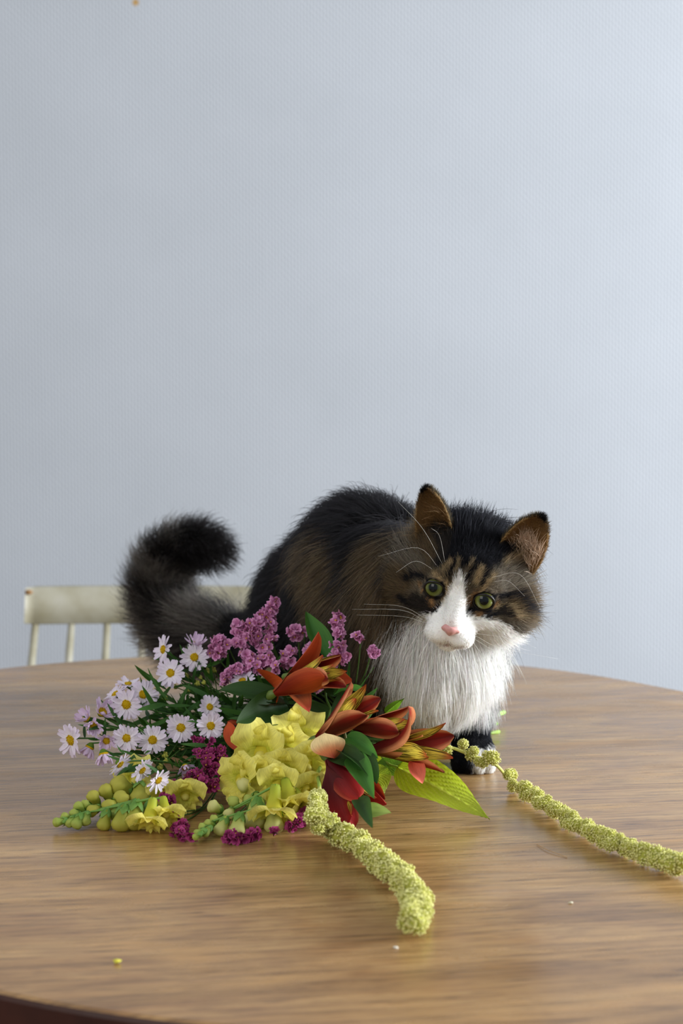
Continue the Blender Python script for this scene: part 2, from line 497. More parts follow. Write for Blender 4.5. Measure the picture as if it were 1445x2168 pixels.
# head frame: eye midpoint, axes right (viewer's), up, forward; the head is rolled, bowed and turned towards the camera
EYE = P(971, 1262, 1.375)
view = unit(EYE - np.array([0, 0, T + CAMH]))
ROLL, BOW = math.radians(13.8), math.radians(30)
r0 = unit(np.cross(view, [0, 0, 1])); u0 = np.cross(r0, view)
hr = math.cos(ROLL) * r0 - math.sin(ROLL) * u0
hu_ = math.sin(ROLL) * r0 + math.cos(ROLL) * u0
hf = math.cos(BOW) * (-view) - math.sin(BOW) * hu_
hu = math.cos(BOW) * hu_ + math.sin(BOW) * (-view)
HEAD = np.stack([hr, hu, hf])                # rows
def to_head(p): return (p - EYE) @ HEAD.T * 100.0
def from_head(q): return EYE + np.asarray(q, float) / 100.0 @ HEAD
def face_ab(q):                              # bowed-plane coordinates (cm) of head points
    return q[..., 0], q[..., 1] * math.cos(BOW) - q[..., 2] * math.sin(BOW)
PXCM = FPX / 1.375 / 100.0
def ab(px, py):
    dx, dy = px - 971, py - 1262
    c, s = math.cos(ROLL), math.sin(ROLL)
    return ((dx * c + dy * s) / PXCM, -(-dx * s + dy * c) / PXCM)

def ell(p, c, r):
    q = (p - np.asarray(c)) / np.asarray(r); k0 = np.linalg.norm(q, axis=-1)
    k1 = np.linalg.norm(q / np.asarray(r), axis=-1)
    return k0 * (k0 - 1.0) / np.maximum(k1, 1e-9)
def cap(p, a, b, ra, rb):
    a = np.asarray(a, float); b = np.asarray(b, float); ba = b - a
    h = np.clip(((p - a) @ ba) / ba.dot(ba), 0, 1)
    return np.linalg.norm(p - a - h[..., None] * ba, axis=-1) - (ra + (rb - ra) * h)
def smin(a, b, k):
    h = np.maximum(k - np.abs(a - b), 0) / k
    return np.minimum(a, b) - h * h * k * 0.25

def head_sdf(q):
    d = ell(q, (0, 0.9, -4.3), (4.3, 3.7, 4.5))
    for s in (-1, 1):
        d = smin(d, ell(q, (s * 3.7, -1.9, -3.0), (2.6, 2.4, 2.6)), 1.6)
        d = smin(d, ell(q, (s * 1.9, 1.0, -1.35), (1.5, 1.1, 1.3)), 1.0)
        d = smin(d, ell(q, (s * 2.4, -1.7, -0.9), (1.4, 1.1, 1.3)), 1.0)
    d = smin(d, ell(q, (0, -3.0, 0.3), (2.1, 1.7, 1.9)), 1.1)
    d = smin(d, cap(q, (0, 0.9, -0.6), (0, -1.9, 1.85), 0.95, 0.72), 0.8)
    for s in (-1, 1):
        d = smin(d, ell(q, (s * 1.05, -3.45, 1.25), (1.25, 0.95, 1.1)), 0.45)
    d = smin(d, ell(q, (0, -4.55, 0.65), (1.2, 0.8, 1.1)), 0.5)
    for s in (-1, 1):                        # eye sockets
        d = -smin(-d, ell(q, (s * 2.28, 0.02, 0.35), (1.02, 0.95, 1.05)), 0.35)
    return d

TAILP = [np.array([-.055, 1.80, T + .075]), P(440, 1352, 1.85), P(380, 1330, 1.88), P(348, 1285, 1.90), P(338, 1225, 1.90), P(360, 1175, 1.89), P(415, 1150, 1.87), P(460, 1166, 1.85)]
tailc = np.array(catmull(TAILP, 28)); tailr = np.interp(np.linspace(0, 1, 29), [0, .15, .7, 1], [.026, .020, .015, .008])
def zt_(x, y, z): return np.array([x, y, T + z])
def body_sdf(p):
    d = ell(p, zt_(.097, 1.475, .122), (.048, .058, .075))
    d = smin(d, ell(p, zt_(.055, 1.545, .148), (.070, .080, .085)), .05)
    d = smin(d, ell(p, zt_(.024, 1.610, .154), (.072, .082, .100)), .05)
    d = smin(d, ell(p, zt_(-.026, 1.715, .112), (.066, .080, .092)), .05)
    d = smin(d, ell(p, zt_(-.052, 1.675, .072), (.042, .062, .066)), .03)
    d = smin(d, ell(p, zt_(.050, 1.745, .075), (.046, .066, .070)), .03)
    d = smin(d, cap(p, zt_(-.055, 1.66, .020), zt_(-.018, 1.585, .017), .020, .018), .02)
    d = smin(d, cap(p, zt_(.066, 1.72, .020), zt_(.074, 1.650, .017), .020, .018), .02)
    # neck
    d = smin(d, cap(p, from_head((0, 0.2, -5.2)), zt_(.080, 1.505, .165), .042, .058), .04)
    # forelegs
    for sx, X, Y in ((1, .128, 1.478), (-1, .066, 1.485)):
        d = smin(d, cap(p, zt_(X - .010 * sx, Y + .03, .105), zt_(X, Y + .022, .060), .024, .018), .025)
        d = smin(d, cap(p, zt_(X, Y + .022, .060), zt_(X, Y + .004, .022), .018, .016), .012)
        d = smin(d, ell(p, zt_(X, Y - .006, .0165), (.0215, .028, .0165)), .010)
        for k, ox in enumerate((-.0145, -.005, .005, .0145)):
            d = smin(d, ell(p, zt_(X + ox, Y - .027 + .004 * (abs(ox) > .01), .0105), (.0066, .011, .0105)), .003)
    return d
def cat_sdf(p):
    d = body_sdf(p)
    for i in range(28):
        d = smin(d, cap(p, tailc[i], tailc[i + 1], tailr[i], tailr[i + 1]), .012)
    q = to_head(p)
    return smin(d, head_sdf(q) / 100.0, .012)

def surface_nets(lo, hi, h, fn):
    n = np.ceil((np.array(hi) - lo) / h).astype(int) + 1
    X = np.stack(np.meshgrid(*[lo[i] + h * np.arange(n[i]) for i in range(3)], indexing='ij'), -1)
    F = np.empty(n)
    for i in range(0, n[0], 12): F[i:i + 12] = fn(X[i:i + 12])
    inside = F < 0
    acc = np.zeros(tuple(n - 1) + (3,)); cnt = np.zeros(tuple(n - 1))
    sl = lambda o: tuple(slice(o[i], n[i] - 1 + o[i]) for i in range(3))
    corners = [(i, j, k) for i in (0, 1) for j in (0, 1) for k in (0, 1)]
    for a in corners:
        for ax in range(3):
            if a[ax]: continue
            b = list(a); b[ax] = 1; b = tuple(b)
            fa, fb = F[sl(a)], F[sl(b)]
            cr = (fa < 0) != (fb < 0)
            t = np.where(cr, fa / np.where(cr, fa - fb, 1), 0)
            for i in range(3):
                acc[..., i] += np.where(cr, a[i] + (t if i == ax else 0), 0)
            cnt += cr
    act = cnt > 0
    vid = -np.ones(act.shape, int); vid[act] = np.arange(act.sum())
    ijk = np.argwhere(act)
    V = np.array(lo) + h * (ijk + acc[act] / cnt[act][:, None])
    faces = []
    for ax in range(3):
        o1, o2 = [a for a in range(3) if a != ax]
        s0 = [slice(1, n[i] - 1) for i in range(3)]; s0[ax] = slice(0, n[ax] - 1)
        s1 = list(s0); s1[ax] = slice(1, n[ax])
        a, b = inside[tuple(s0)], inside[tuple(s1)]
        for flip, m in ((0, a & ~b), (1, ~a & b)):
            e = np.argwhere(m); 
            if not len(e): continue
            off = np.array([1, 1, 1]); off[ax] = 0; e = e + off
            def g(d1, d2):
                c = e.copy(); c[:, o1] -= d1; c[:, o2] -= d2; return vid[c[:, 0], c[:, 1], c[:, 2]]
            q = np.stack([g(1, 1), g(0, 1), g(0, 0), g(1, 0)], 1)
            if (flip == 1) != (ax == 1): q = q[:, ::-1]
            faces.append(q)
    return V, np.concatenate(faces)

V, Fq = surface_nets(np.array([-.27, 1.32, T - .004]), np.array([.21, 1.96, T + .30]), 0.0034, cat_sdf)
# a second, finer skin is used only around the face, where the fur is short: refine the vertices onto the true surface
def grad(fn, p, e=5e-4):
    g = np.stack([fn(p + np.eye(3)[i] * e) - fn(p - np.eye(3)[i] * e) for i in range(3)], -1) / (2 * e)
    return g
for _ in range(2):
    g = grad(cat_sdf, V); V -= (cat_sdf(V) / np.maximum((g ** 2).sum(-1), .2))[:, None] * g * 0.8
V[:, 2] = np.maximum(V[:, 2], T + 0.0005)
NV = grad(cat_sdf, V); NV /= np.linalg.norm(NV, axis=1, keepdims=True) + 1e-9

# ---- coat colours, a function of the place on the body
BLACK, DARK, BROWN, TAN = (.006, .006, .008), (.020, .016, .013), (.085, .056, .028), (.30, .215, .115)
GREYB, WHITE, ORANGE, CREAM = (.13, .105, .075), (.86, .84, .80), (.24, .125, .05), (.55, .45, .30)
def vnoise(p, s, seed=0):
    """cheap smooth noise from summed sines"""
    r = np.random.default_rng(seed); o = np.zeros(len(p))
    for _ in range(6):
        k = r.normal(size=3); k /= np.linalg.norm(k); o += np.sin(p @ k * s * r.uniform(.7, 1.5) + r.uniform(0, 6.28))
    return o / 6 ** .5
def seg_dist(a, b, pts):
    """distance of (a,b) to a polyline"""
    d = np.full(a.shape, 1e9)
    pp = np.stack([a, b], -1)
    for p0, p1 in zip(pts[:-1], pts[1:]):
        p0 = np.array(p0); p1 = np.array(p1); v = p1 - p0
        h = np.clip(((pp - p0) @ v) / max(v.dot(v), 1e-9), 0, 1)
        d = np.minimum(d, np.linalg.norm(pp - p0 - h[..., None] * v, axis=-1))
    return d
def in_poly(a, b, poly):
    c = np.zeros(a.shape, bool); n = len(poly)
    for i in range(n):
        x0, y0 = poly[i]; x1, y1 = poly[(i + 1) % n]
        if y0 == y1: continue
        cond = ((y0 > b) != (y1 > b)) & (a < (x1 - x0) * (b - y0) / (y1 - y0) + x0)
        c ^= cond
    return c
def sstep(x, e0, e1): 
    t = np.clip((x - e0) / (e1 - e0), 0, 1); return t * t * (3 - 2 * t)
def mixc(col, c, w): return col * (1 - w[:, None]) + np.array(c) * w[:, None]

# face markings as strokes (photo points carried into head coordinates); colour, half width cm, softness, points
FACE = [
    (BLACK, 2.6, 1.0, [(945, 1130), (1010, 1110), (1075, 1140)]),
    (BLACK, 1.1, .5, [(985, 1175), (1015, 1180)]),
    (DARK, .9, .4, [(930, 1140), (920, 1170)]),
    (BROWN, .8, .5, [(900, 1165), (890, 1190)]),
    (TAN, .55, .3, [(1075, 1195), (1110, 1195)]),
    (BLACK, .35, .25, [(1120, 1190), (1125, 1225)]),
    (GREYB, 1.3, .9, [(1075, 1235), (1125, 1245)]),
    (BROWN, 1.0, .8, [(1100, 1280), (1140, 1290)]),
    (GREYB, .6, .5, [(850, 1200), (880, 1195)]),
    (BROWN, .8, .6, [(835, 1255), (850, 1235)]),
    # forehead stripes: tan bars between black ones
    (TAN, .16, .12, [(938, 1213), (955, 1192)]), (TAN, .10, .1, [(962, 1207), (971, 1188)]),
    (TAN, .10, .1, [(990, 1215), (998, 1190)]), (TAN, .24, .14, [(1004, 1236), (1014, 1208)]),
    (TAN, .16, .12, [(1018, 1248), (1042, 1220)]), (TAN, .16, .12, [(920, 1215), (930, 1225), (938, 1240)]),
    (BLACK, .13, .1, [(948, 1228), (962, 1195)]), (BLACK, .13, .1, [(986, 1232), (1006, 1190)]), (BLACK, .13, .1, [(1015, 1240), (1030, 1205)]),
    (BLACK, .12, .1, [(925, 1205), (936, 1195)]), (BLACK, .10, .1, [(975, 1215), (980, 1190)]),
    # cheek lines
    (BLACK, .16, .15, [(862, 1232), (882, 1222), (905, 1226)]), (BLACK, .18, .2, [(848, 1265), (870, 1280), (900, 1290), (930, 1296)]),
    (DARK, .5, .4, [(880, 1275), (905, 1285)]),
    (BLACK, .17, .15, [(1046, 1262), (1085, 1262), (1105, 1290), (1140, 1308)]), (BLACK, .14, .15, [(1022, 1305), (1060, 1296), (1080, 1300)]),
    (DARK, .35, .3, [(1055, 1290), (1070, 1290)]),
    (TAN, .12, .12, [(1075, 1280), (1095, 1305)]), (GREYB, .3, .3, [(1120, 1325), (1135, 1335)]),
    # around the eyes
    (TAN, .16, .12, [(945, 1235), (943, 1262), (938, 1282)]), (ORANGE, .12, .1, [(890, 1238), (898, 1258), (918, 1278)]), (ORANGE, .10, .1, [(906, 1270), (925, 1287)]),
    (ORANGE, .16, .12, [(990, 1280), (1000, 1262), (1008, 1255)]), (ORANGE, .14, .1, [(1008, 1302), (1035, 1292), (1048, 1280)]),
    (TAN, .10, .1, [(1040, 1288), (1060, 1280)]),
    (BLACK, .16, .08, [(926, 1292), (935, 1282)]), (BLACK, .18, .08, [(990, 1300), (998, 1290)]),
]
FACE = [(c, w, s, [ab(*q) for q in pts]) for c, w, s, pts in FACE]
WHITE_POLY = [ab(*q) for q in [(962, 1226), (972, 1212), (980, 1226), (984, 1255), (986, 1280), (988, 1302), (1010, 1308), (1050, 1312), (1075, 1322), (1100, 1352), (1130, 1385),
              (1150, 1500), (800, 1500), (812, 1330), (830, 1312), (870, 1306), (895, 1298), (915, 1300), (930, 1290), (942, 1272), (952, 1248)]]
EYES = [(s * 2.28, 0.02) for s in (-1, 1)]
def head_color(q, jit):
    a, b = face_ab(q); a = a + jit[:, 0] * .10; b = b + jit[:, 1] * .10
    col = np.tile(np.array([.095, .074, .049]), (len(q), 1))
    tick = vnoise(np.stack([a * .6, b * .6, q[:, 2] * .5], -1), 3.2, 3)
    col = col * (1 + .45 * tick[:, None])
    for c, w, s, pts in FACE:
        d = seg_dist(a, b, pts); col = mixc(col, c, 1 - sstep(d, w, w + s))
    for ex, ey in EYES:
        ea, eb = ex, ey * math.cos(BOW)
        d = np.sqrt(((a - ea) / 1.05) ** 2 + ((b - eb) / 1.0) ** 2)
        col = mixc(col, BLACK, (1 - sstep(d, .92, 1.06)) * (q[:, 2] > -3))
    wh = in_poly(a, b, WHITE_POLY) & (q[:, 2] > -5.5)
    col = mixc(col, WHITE, wh * 1.0)
    # back of the skull
    col = mixc(col, BLACK, sstep(-q[:, 2], 4.5, 6.5) * (q[:, 1] > .5) * (np.abs(q[:, 0]) < 4))
    # greyish pink cast on the bridge above the nose, mouth line
    m = np.exp(-((a - 0) ** 2 / .25 + (b + 3.0) ** 2 / .5)) * (q[:, 2] > .8)
    col = mixc(col, (.60, .44, .40), m * .7)
    for pts in ([ab(946, 1357), ab(948, 1366)], [ab(951, 1366), ab(965, 1372), ab(985, 1368)], [ab(951, 1366), ab(940, 1368), ab(930, 1362)]):
        col = mixc(col, (.28, .17, .14), (1 - sstep(seg_dist(a, b, pts), .03, .12)) * .8 * (q[:, 2] > 0))
    return col
PATCH = [  # brown tabby patches on the flank, neck and shoulder: centre, radius, strength
    (P(830, 1170, 1.47), .026, .8), (P(815, 1250, 1.45), .030, .8), (P(800, 1330, 1.45), .026, .7), (P(795, 1420, 1.46), .034, .9),
    (P(785, 1480, 1.47), .030, .9), (P(862, 1120, 1.45), .02, .6)]
def on_coat(px, py):
    """skin point under a photo pixel, moved against the lie of the hair"""
    o_ = np.array([0, 0, T + CAMH]); d = unit(ray(px, py)); t = 1.2
    for _ in range(60):
        t += max(float(body_sdf((o_ + d * t)[None])[0]) - .012, 0) * .9
        if t > 2.2: break
    return o_ + d * (t + .012)
PATCH += [(on_coat(px, py) + np.array([.008, -.012, .010]), r, s_) for px, py, r, s_ in
          [(628, 1190, .020, .8), (655, 1165, .018, .55), (672, 1200, .022, .85), (690, 1235, .014, .6), (660, 1255, .022, .8), (640, 1230, .016, .5), (690, 1285, .020, .8), (655, 1310, .020, .7), (600, 1215, .016, .5)]]
def body_color(p, jit):
    col = np.tile(np.array([.011, .010, .011]), (len(p), 1))
    ns = vnoise(p, 130, 5); ns2 = vnoise(p, 420, 6)
    pj = p + jit * np.where(p[:, 2] < T + .05, .0015, .006)[:, None]
    for c, r, s in PATCH:
        r = r * 1.15
        d = np.linalg.norm(pj - c, axis=1) + ns * .004
        w = min(1, s * 1.2) * (1 - sstep(d, r * .6, r * 1.3)) * np.clip(.75 + .35 * ns2, 0, 1)
        col = mixc(col, (.135, .088, .043), w)
    # white bib and forelegs
    ax = np.array([.098, 1.47])
    front = (1.51 - pj[:, 1]) 
    wx = .100
    m = (1 - sstep(np.abs(pj[:, 0] - wx), .046, .056)) * sstep(front, -.012, .006) * sstep(pj[:, 2] - T, .040, .055)
    m = m * (1 - sstep(pj[:, 2] - T - np.clip(pj[:, 0] - .05, 0, .05) * .5, .145, .160))
    col = mixc(col, WHITE, m)
    d = np.linalg.norm(pj - zt_(.160, 1.495, .088), axis=1)        # grey-brown shoulder
    col = mixc(col, (.13, .105, .085), .85 * (1 - sstep(d, .022, .036)))
    z = pj[:, 2] - T
    leg = (pj[:, 1] < 1.53) & (z < .06) & (pj[:, 0] > .03)
    col = mixc(col, BLACK, leg * (1 - sstep(z, .042, .060)))
    toe = leg * (1 - sstep(pj[:, 1], 1.456, 1.464)) * sstep(pj[:, 0], .124, .130)
    toe = np.maximum(toe, leg * sstep(pj[:, 0], .142, .147) * (z < .030) * (pj[:, 1] < 1.475))
    col = mixc(col, WHITE, toe * (1 - sstep(z, .022, .026)))
    return col
def tail_param(p):
    d = np.full(len(p), 1e9); s = np.zeros(len(p)); tan = np.zeros((len(p), 3)); cen = np.zeros((len(p), 3))
    for i in range(28):
        v = tailc[i + 1] - tailc[i]; h = np.clip(((p - tailc[i]) @ v) / v.dot(v), 0, 1)
        c = tailc[i] + h[:, None] * v; dd = np.linalg.norm(p - c, axis=1); m = dd < d
        d[m] = dd[m]; s[m] = (i + h[m]) / 28; tan[m] = v / np.linalg.norm(v); cen[m] = c[m]
    return d, s, tan, cen
def coat(p, nrm):
    """region weights, colour, length, flow, lift for roots p"""
    N_ = len(p); jit = rng.normal(size=(N_, 3))
    q = to_head(p)
    dh = head_sdf(q) / 100.0; db = body_sdf(p); td, ts, tt, tcn = tail_param(p)
    is_tail = (td < tailr[0] * 1.25) & (ts > .09) & (db > .004)
    is_head = (dh < db) & ~is_tail & (q[:, 2] > -8.6)
    col = body_color(p, jit)
    hc = head_color(q, jit)
    hw = is_head.astype(float)
    col = np.where(is_head[:, None], hc, col)
    tc = np.tile(np.array([.014, .012, .012]), (N_, 1)); tn = vnoise(p, 90, 9)
    tc = mixc(tc, (.15, .13, .11), np.clip(.40 + .6 * tn + .35 * jit[:, 0], 0, 1) * (ts < .80))
    col = np.where(is_tail[:, None], tc, col)
    # flow
    head_c = from_head((0, -1.0, -3.0))
    axis = unit([-.36, .66, -.28])
    flow = np.tile(axis, (N_, 1)) + np.array([0, 0, -.35])
    side = sstep(np.abs((p - zt_(.02, 1.62, .15)) @ np.array([.866, .5, 0])), .02, .07)
    flow = flow + np.array([0, 0, -1.0]) * side[:, None] * .6
    chest = (~is_head) & (p[:, 1] < 1.53) & (p[:, 0] > .02)
    fan = np.stack([(p[:, 0] - .098) * np.where(p[:, 2] > T + .115, 8, -1.5), np.full(N_, -.10), np.full(N_, -1.0)], -1)
    flow = np.where(chest[:, None], fan, flow)
    lo = (~is_head) & (p[:, 2] < T + .055) & (p[:, 1] < 1.54)
    hrel = q - np.array([0, -2.6, 2.4])
    hflow = np.stack([hrel[:, 0] * 1.0, hrel[:, 1] * .75, hrel[:, 2] * .9 - 1.2], -1)
    hflow = hflow / (np.linalg.norm(hflow, axis=1, keepdims=True) + 1e-9)
    hflow = hflow @ HEAD
    hflow = hflow + np.array([0, 0, -.45]) * (sstep(-q[:, 1], .5, 3))[:, None]
    flow = np.where(is_head[:, None], hflow, flow)
    flow = np.where(is_tail[:, None], tt, flow)
    # length (m) and lift
    L = np.full(N_, .034); lift = np.full(N_, .50)
    L = np.where(chest, np.where(p[:, 2] > T + .10, .042, .024), L); lift = np.where(chest, .30, lift)
    back = (~is_head) & (~chest); L = np.where(back & (p[:, 2] > T + .2), .036, L); lift = np.where(back & (p[:, 2] > T + .2), .70, lift)
    hl = .0035 + .024 * sstep(-q[:, 2], .6, 6.0) + .017 * sstep(np.abs(q[:, 0]), 3.2, 5.0) * sstep(-q[:, 2], .5, 2.5)
    under = sstep(-q[:, 1], 2.6, 4.0) * sstep(-q[:, 2], -.2, 2.5)
    hl = np.maximum(hl, .006 + .028 * under)
    nosy = (q[:, 2] > .6); hl = np.where(nosy, .0032, hl)
    eyed = np.minimum(*[np.linalg.norm((q - np.array([ex, ey, -.2])), axis=1) for ex, ey in EYES])
    hl = hl * np.clip(.25 + .75 * sstep(eyed, .9, 1.9), .25, 1)
    L = np.where(is_head, hl, L); lift = np.where(is_head, .26 + .22 * sstep(-q[:, 2], 1.5, 4), lift)
    L = np.where(lo, .006 + .012 * sstep(p[:, 2] - T, .025, .06), L); lift = np.where(lo, .25, lift)
    L = np.where(is_tail, .054 * np.clip(1.0 - .42 * ts, .3, 1), L); lift = np.where(is_tail, 1.05, lift)
    return col, L, flow, lift, is_head, is_tail, chest, lo, q

# ---- body mesh
cat_root = thing('cat', 'long haired brown tabby cat with white bib crouching on the table', 'cat', (.03, 1.60, T))
colV = coat(V, NV)[0]
org = np.array([.03, 1.60, T])
me = bpy.data.meshes.new('body')
me.from_pydata((V - org).tolist(), [], Fq.tolist())
ca = me.color_attributes.new('Col', 'FLOAT_COLOR', 'POINT')
ca.data.foreach_set('color', np.c_[colV, np.ones(len(V))].astype(np.float32).ravel())
me.polygons.foreach_set('use_smooth', [True] * len(me.polygons)); me.update()
def skin_mat():
    t = NT('cat_undercoat'); at = t.node('ShaderNodeVertexColor', layer_name='Col')
    t.link(at.outputs[0], t.b.inputs['Base Color']); t.b.inputs['Roughness'].default_value = .9; t.b.inputs['Specular IOR Level'].default_value = .1
    return t.m
place('body', me, Matrix.Translation(org), cat_root, skin_mat())

# ---- fur strands
def fur_mat():
    t = NT('cat_fur')
    at = t.node('ShaderNodeAttribute', attribute_name='fcol')
    hb = t.node('ShaderNodeBsdfHairPrincipled')
    try: hb.model = 'CHIANG'
    except Exception: pass
    hb.parametrization = 'COLOR'
    t.link(at.outputs['Color'], hb.inputs['Color'])
    hb.inputs['Roughness'].default_value = .4; hb.inputs['Radial Roughness'].default_value = .6
    hb.inputs['Coat'].default_value = 0.0; hb.inputs['IOR'].default_value = 1.32
    df = t.node('ShaderNodeBsdfDiffuse'); t.link(at.outputs['Color'], df.inputs[0])
    ms = t.node('ShaderNodeMixShader'); ms.inputs[0].default_value = .68
    t.link(hb.outputs[0], ms.inputs[1]); t.link(df.outputs[0], ms.inputs[2])
    t.n.remove(t.b); t.link(ms.outputs[0], t.out.inputs[0])
    return t.m
M_fur = fur_mat()
tri = np.concatenate([Fq[:, [0, 1, 2]], Fq[:, [0, 2, 3]]])
ta = V[tri[:, 0]]; tb = V[tri[:, 1]]; tc_ = V[tri[:, 2]]
area_t = np.linalg.norm(np.cross(tb - ta, tc_ - ta), axis=1) / 2
cen = (ta + tb + tc_) / 3
qc = to_head(cen); tdc, tsc, _, _ = tail_param(cen); dbc = body_sdf(cen); dhc = head_sdf(qc) / 100
dens = np.full(len(tri), 55e4)                      # strands per m2
headc = (dhc < dbc) & (qc[:, 2] > -8.6)
dens[headc] = 190e4
dens[headc & (qc[:, 2] > -2.5)] = 420e4
dens[(~headc) & (cen[:, 1] < 1.53) & (cen[:, 0] > .02)] = 150e4
dens[(cen[:, 2] < T + .055) & (cen[:, 1] < 1.54) & (cen[:, 0] > .03)] = 200e4
dens[(tdc < .033) & (tsc > .09) & (dbc > .004)] = 42e4
dens[cen[:, 2] < T + .003] = 0
def scatter(dens):
    w = dens * area_t; n = int(w.sum())
    ti = rng.choice(len(tri), n, p=w / w.sum())
    r1, r2 = np.sqrt(rng.random(n)), rng.random(n)
    u, v_, w_ = 1 - r1, r1 * (1 - r2), r1 * r2
    p = u[:, None] * ta[ti] + v_[:, None] * tb[ti] + w_[:, None] * tc_[ti]
    nn = u[:, None] * NV[tri[ti, 0]] + v_[:, None] * NV[tri[ti, 1]] + w_[:, None] * NV[tri[ti, 2]]
    return p, nn / (np.linalg.norm(nn, axis=1, keepdims=True) + 1e-9)
def grow(p, nn, L, flow, lift, K=6, droop=.25, wild=.16, clump=None):
    n = len(p)
    flow = flow - nn * (flow * nn).sum(1, keepdims=True) * .85
    flow /= np.linalg.norm(flow, axis=1, keepdims=True) + 1e-9
    jit = rng.normal(size=(n, 3)) * wild
    pts = np.empty((n, K, 3)); pts[:, 0] = p - nn * .0006; cur = pts[:, 0].copy()
    for k in range(1, K):
        t = k / (K - 1)
        d = nn * (lift * (1.15 - t * .75))[:, None] + flow * (.35 + .75 * t) + jit * (.5 + t) + np.array([0, 0, -droop * t * 1.0])
        d /= np.linalg.norm(d, axis=1, keepdims=True)
        cur = cur + d * (L / (K - 1))[:, None]; pts[:, k] = cur
    if clump is not None:
        size, amt = clump
        key = np.floor(p / size[:, None] + rng.random(3)).astype(np.int64)
        h = (key[:, 0] * 73856093) ^ (key[:, 1] * 19349663) ^ (key[:, 2] * 83492791)
        uq, inv = np.unique(h, return_inverse=True)
        cnt = np.bincount(inv).astype(float)
        for k in range(1, K):
            t = (k / (K - 1)) ** 1.3
            m = np.stack([np.bincount(inv, pts[:, k, i]) / cnt for i in range(3)], -1)[inv]
            a = (amt * t)[:, None]
            pts[:, k] = pts[:, k] * (1 - a) + m * a
    pts[:, :, 2] = np.maximum(pts[:, :, 2], T + .0008)
    return pts
def hair_object(name, pts, col, rad, parent, tip=.25, mat=None):
    n, K, _ = pts.shape
    org_ = np.array(wm(parent).translation)
    hc = bpy.data.hair_curves.new(name)
    hc.add_curves([K] * n)
    hc.attributes['position'].data.foreach_set('vector', (pts - org_).astype(np.float32).ravel())
    ra = hc.attributes.get('radius') or hc.attributes.new('radius', 'FLOAT', 'POINT')
    prof = np.interp(np.linspace(0, 1, K), [0, .5, 1], [1, .9, tip])
    ra.data.foreach_set('value', (rad[:, None] * prof).astype(np.float32).ravel())
    fa = hc.attributes.new('fcol', 'FLOAT_COLOR', 'CURVE')
    fa.data.foreach_set('color', np.c_[np.clip(col, 0, 1), np.ones(n)].astype(np.float32).ravel())
    hc.materials.append(mat or M_fur)
    o = bpy.data.objects.new(name, hc); C.objects.link(o)
    o.parent = parent; W[o.name] = wm(parent).copy()
    return o
pr, nr_ = scatter(dens)
eyec = [from_head((s * 2.28, 0.0, -.52)) for s in (-1, 1)]
keep = np.ones(len(pr), bool)
qq = to_head(pr)
for ex, ey in EYES:          # no hair on the eyeballs
    keep &= ~((np.hypot((qq[:, 0] - ex) / 1.0, (qq[:, 1] - ey) / .95) < .86) & (qq[:, 2] > -1.8))
keep &= ~((np.abs(qq[:, 0]) < .95 - .55 * sstep(-qq[:, 1], 2.4, 3.0)) & (qq[:, 1] > -3.0) & (qq[:, 1] < -1.85) & (qq[:, 2] > 1.5))
pr, nr_ = pr[keep], nr_[keep]
col, L, flow, lift, is_head, is_tail, chest, lo, q = coat(pr, nr_)
L = L * rng.uniform(.60, 1.12, len(L))
guard = (rng.random(len(L)) < np.where(chest, .04, np.where(is_tail, .25, .12))) & ~lo & ~(is_head & (q[:, 2] > -2.5))
L = np.where(guard, L * 1.35, L); lift = np.where(guard, lift * 1.35, lift)
clsize = np.where(is_head, .004, np.where(chest, .010, .011)); clsize = np.where(is_tail, .009, clsize)
clamt = np.where(is_head, .30, np.where(chest, .16, .50)); clamt = np.where(is_head & (q[:, 2] > -1), .12, clamt)
pts = grow(pr, nr_, L, flow, lift, K=6, droop=.20, wild=np.where(is_head, .15, np.where(is_tail, .42, np.where(chest, .15, .22)))[:, None], clump=(clsize, clamt))
wv = np.where(col.mean(1) > .5, .25, np.where(is_head, 1.7, 1.1))[:, None]
col = col * (1 + wv * rng.uniform(-.38, .35, (len(col), 1))) * (1 + rng.normal(size=(len(col), 3)) * .04)
col = np.minimum(col, .92)
rad = np.where(is_head, np.where(q[:, 2] > -2.5, .00012, .00014), np.where(chest, .00017, .00020))
fur = hair_object('fur', pts, col, rad, cat_root)
fur['kind'] = 'stuff'
print('strands', len(pr), 'verts', len(V))

# ---- eyes
def eye_mat():
    t = NT('cat_eye')
    co = t.node('ShaderNodeTexCoord')
    sep = t.node('ShaderNodeSeparateXYZ'); t.link(co.outputs['Object'], sep.inputs[0])
    xy = t.node('ShaderNodeCombineXYZ'); t.link(sep.outputs[0], xy.inputs[0]); t.link(sep.outputs[1], xy.inputs[1])
    ln = t.node('ShaderNodeVectorMath', operation='LENGTH'); t.link(xy.outputs[0], ln.inputs[0])
    nz = t.node('ShaderNodeTexNoise', i_Scale=900.0, i_Detail=3.0); t.link(co.outputs['Object'], nz.inputs['Vector'])
    ad = t.node('ShaderNodeMath', operation='MULTIPLY_ADD'); t.link(nz.outputs[0], ad.inputs[0]); ad.inputs[1].default_value = .0006; t.link(ln.outputs['Value'], ad.inputs[2])
    mr = t.node('ShaderNodeMapRange', i_From_Min=0.0, i_From_Max=.010); t.link(ad.outputs[0], mr.inputs[0])
    r = t.ramp(mr.outputs[0], [(0, (.002, .003, .004, 1)), (.42, (.002, .003, .004, 1)), (.47, srgb((66, 72, 30))), (.66, srgb((98, 104, 50))), (.80, srgb((84, 84, 36))), (.86, (.004, .004, .004, 1))])
    t.link(r.outputs[0], t.b.inputs['Base Color'])
    t.b.inputs['Roughness'].default_value = .08; t.b.inputs['Specular IOR Level'].default_value = .2
    t.b.inputs['Coat Weight'].default_value = .08; t.b.inputs['Coat Roughness'].default_value = .02
    return t.m
M_eye = eye_mat()
sph = MB()
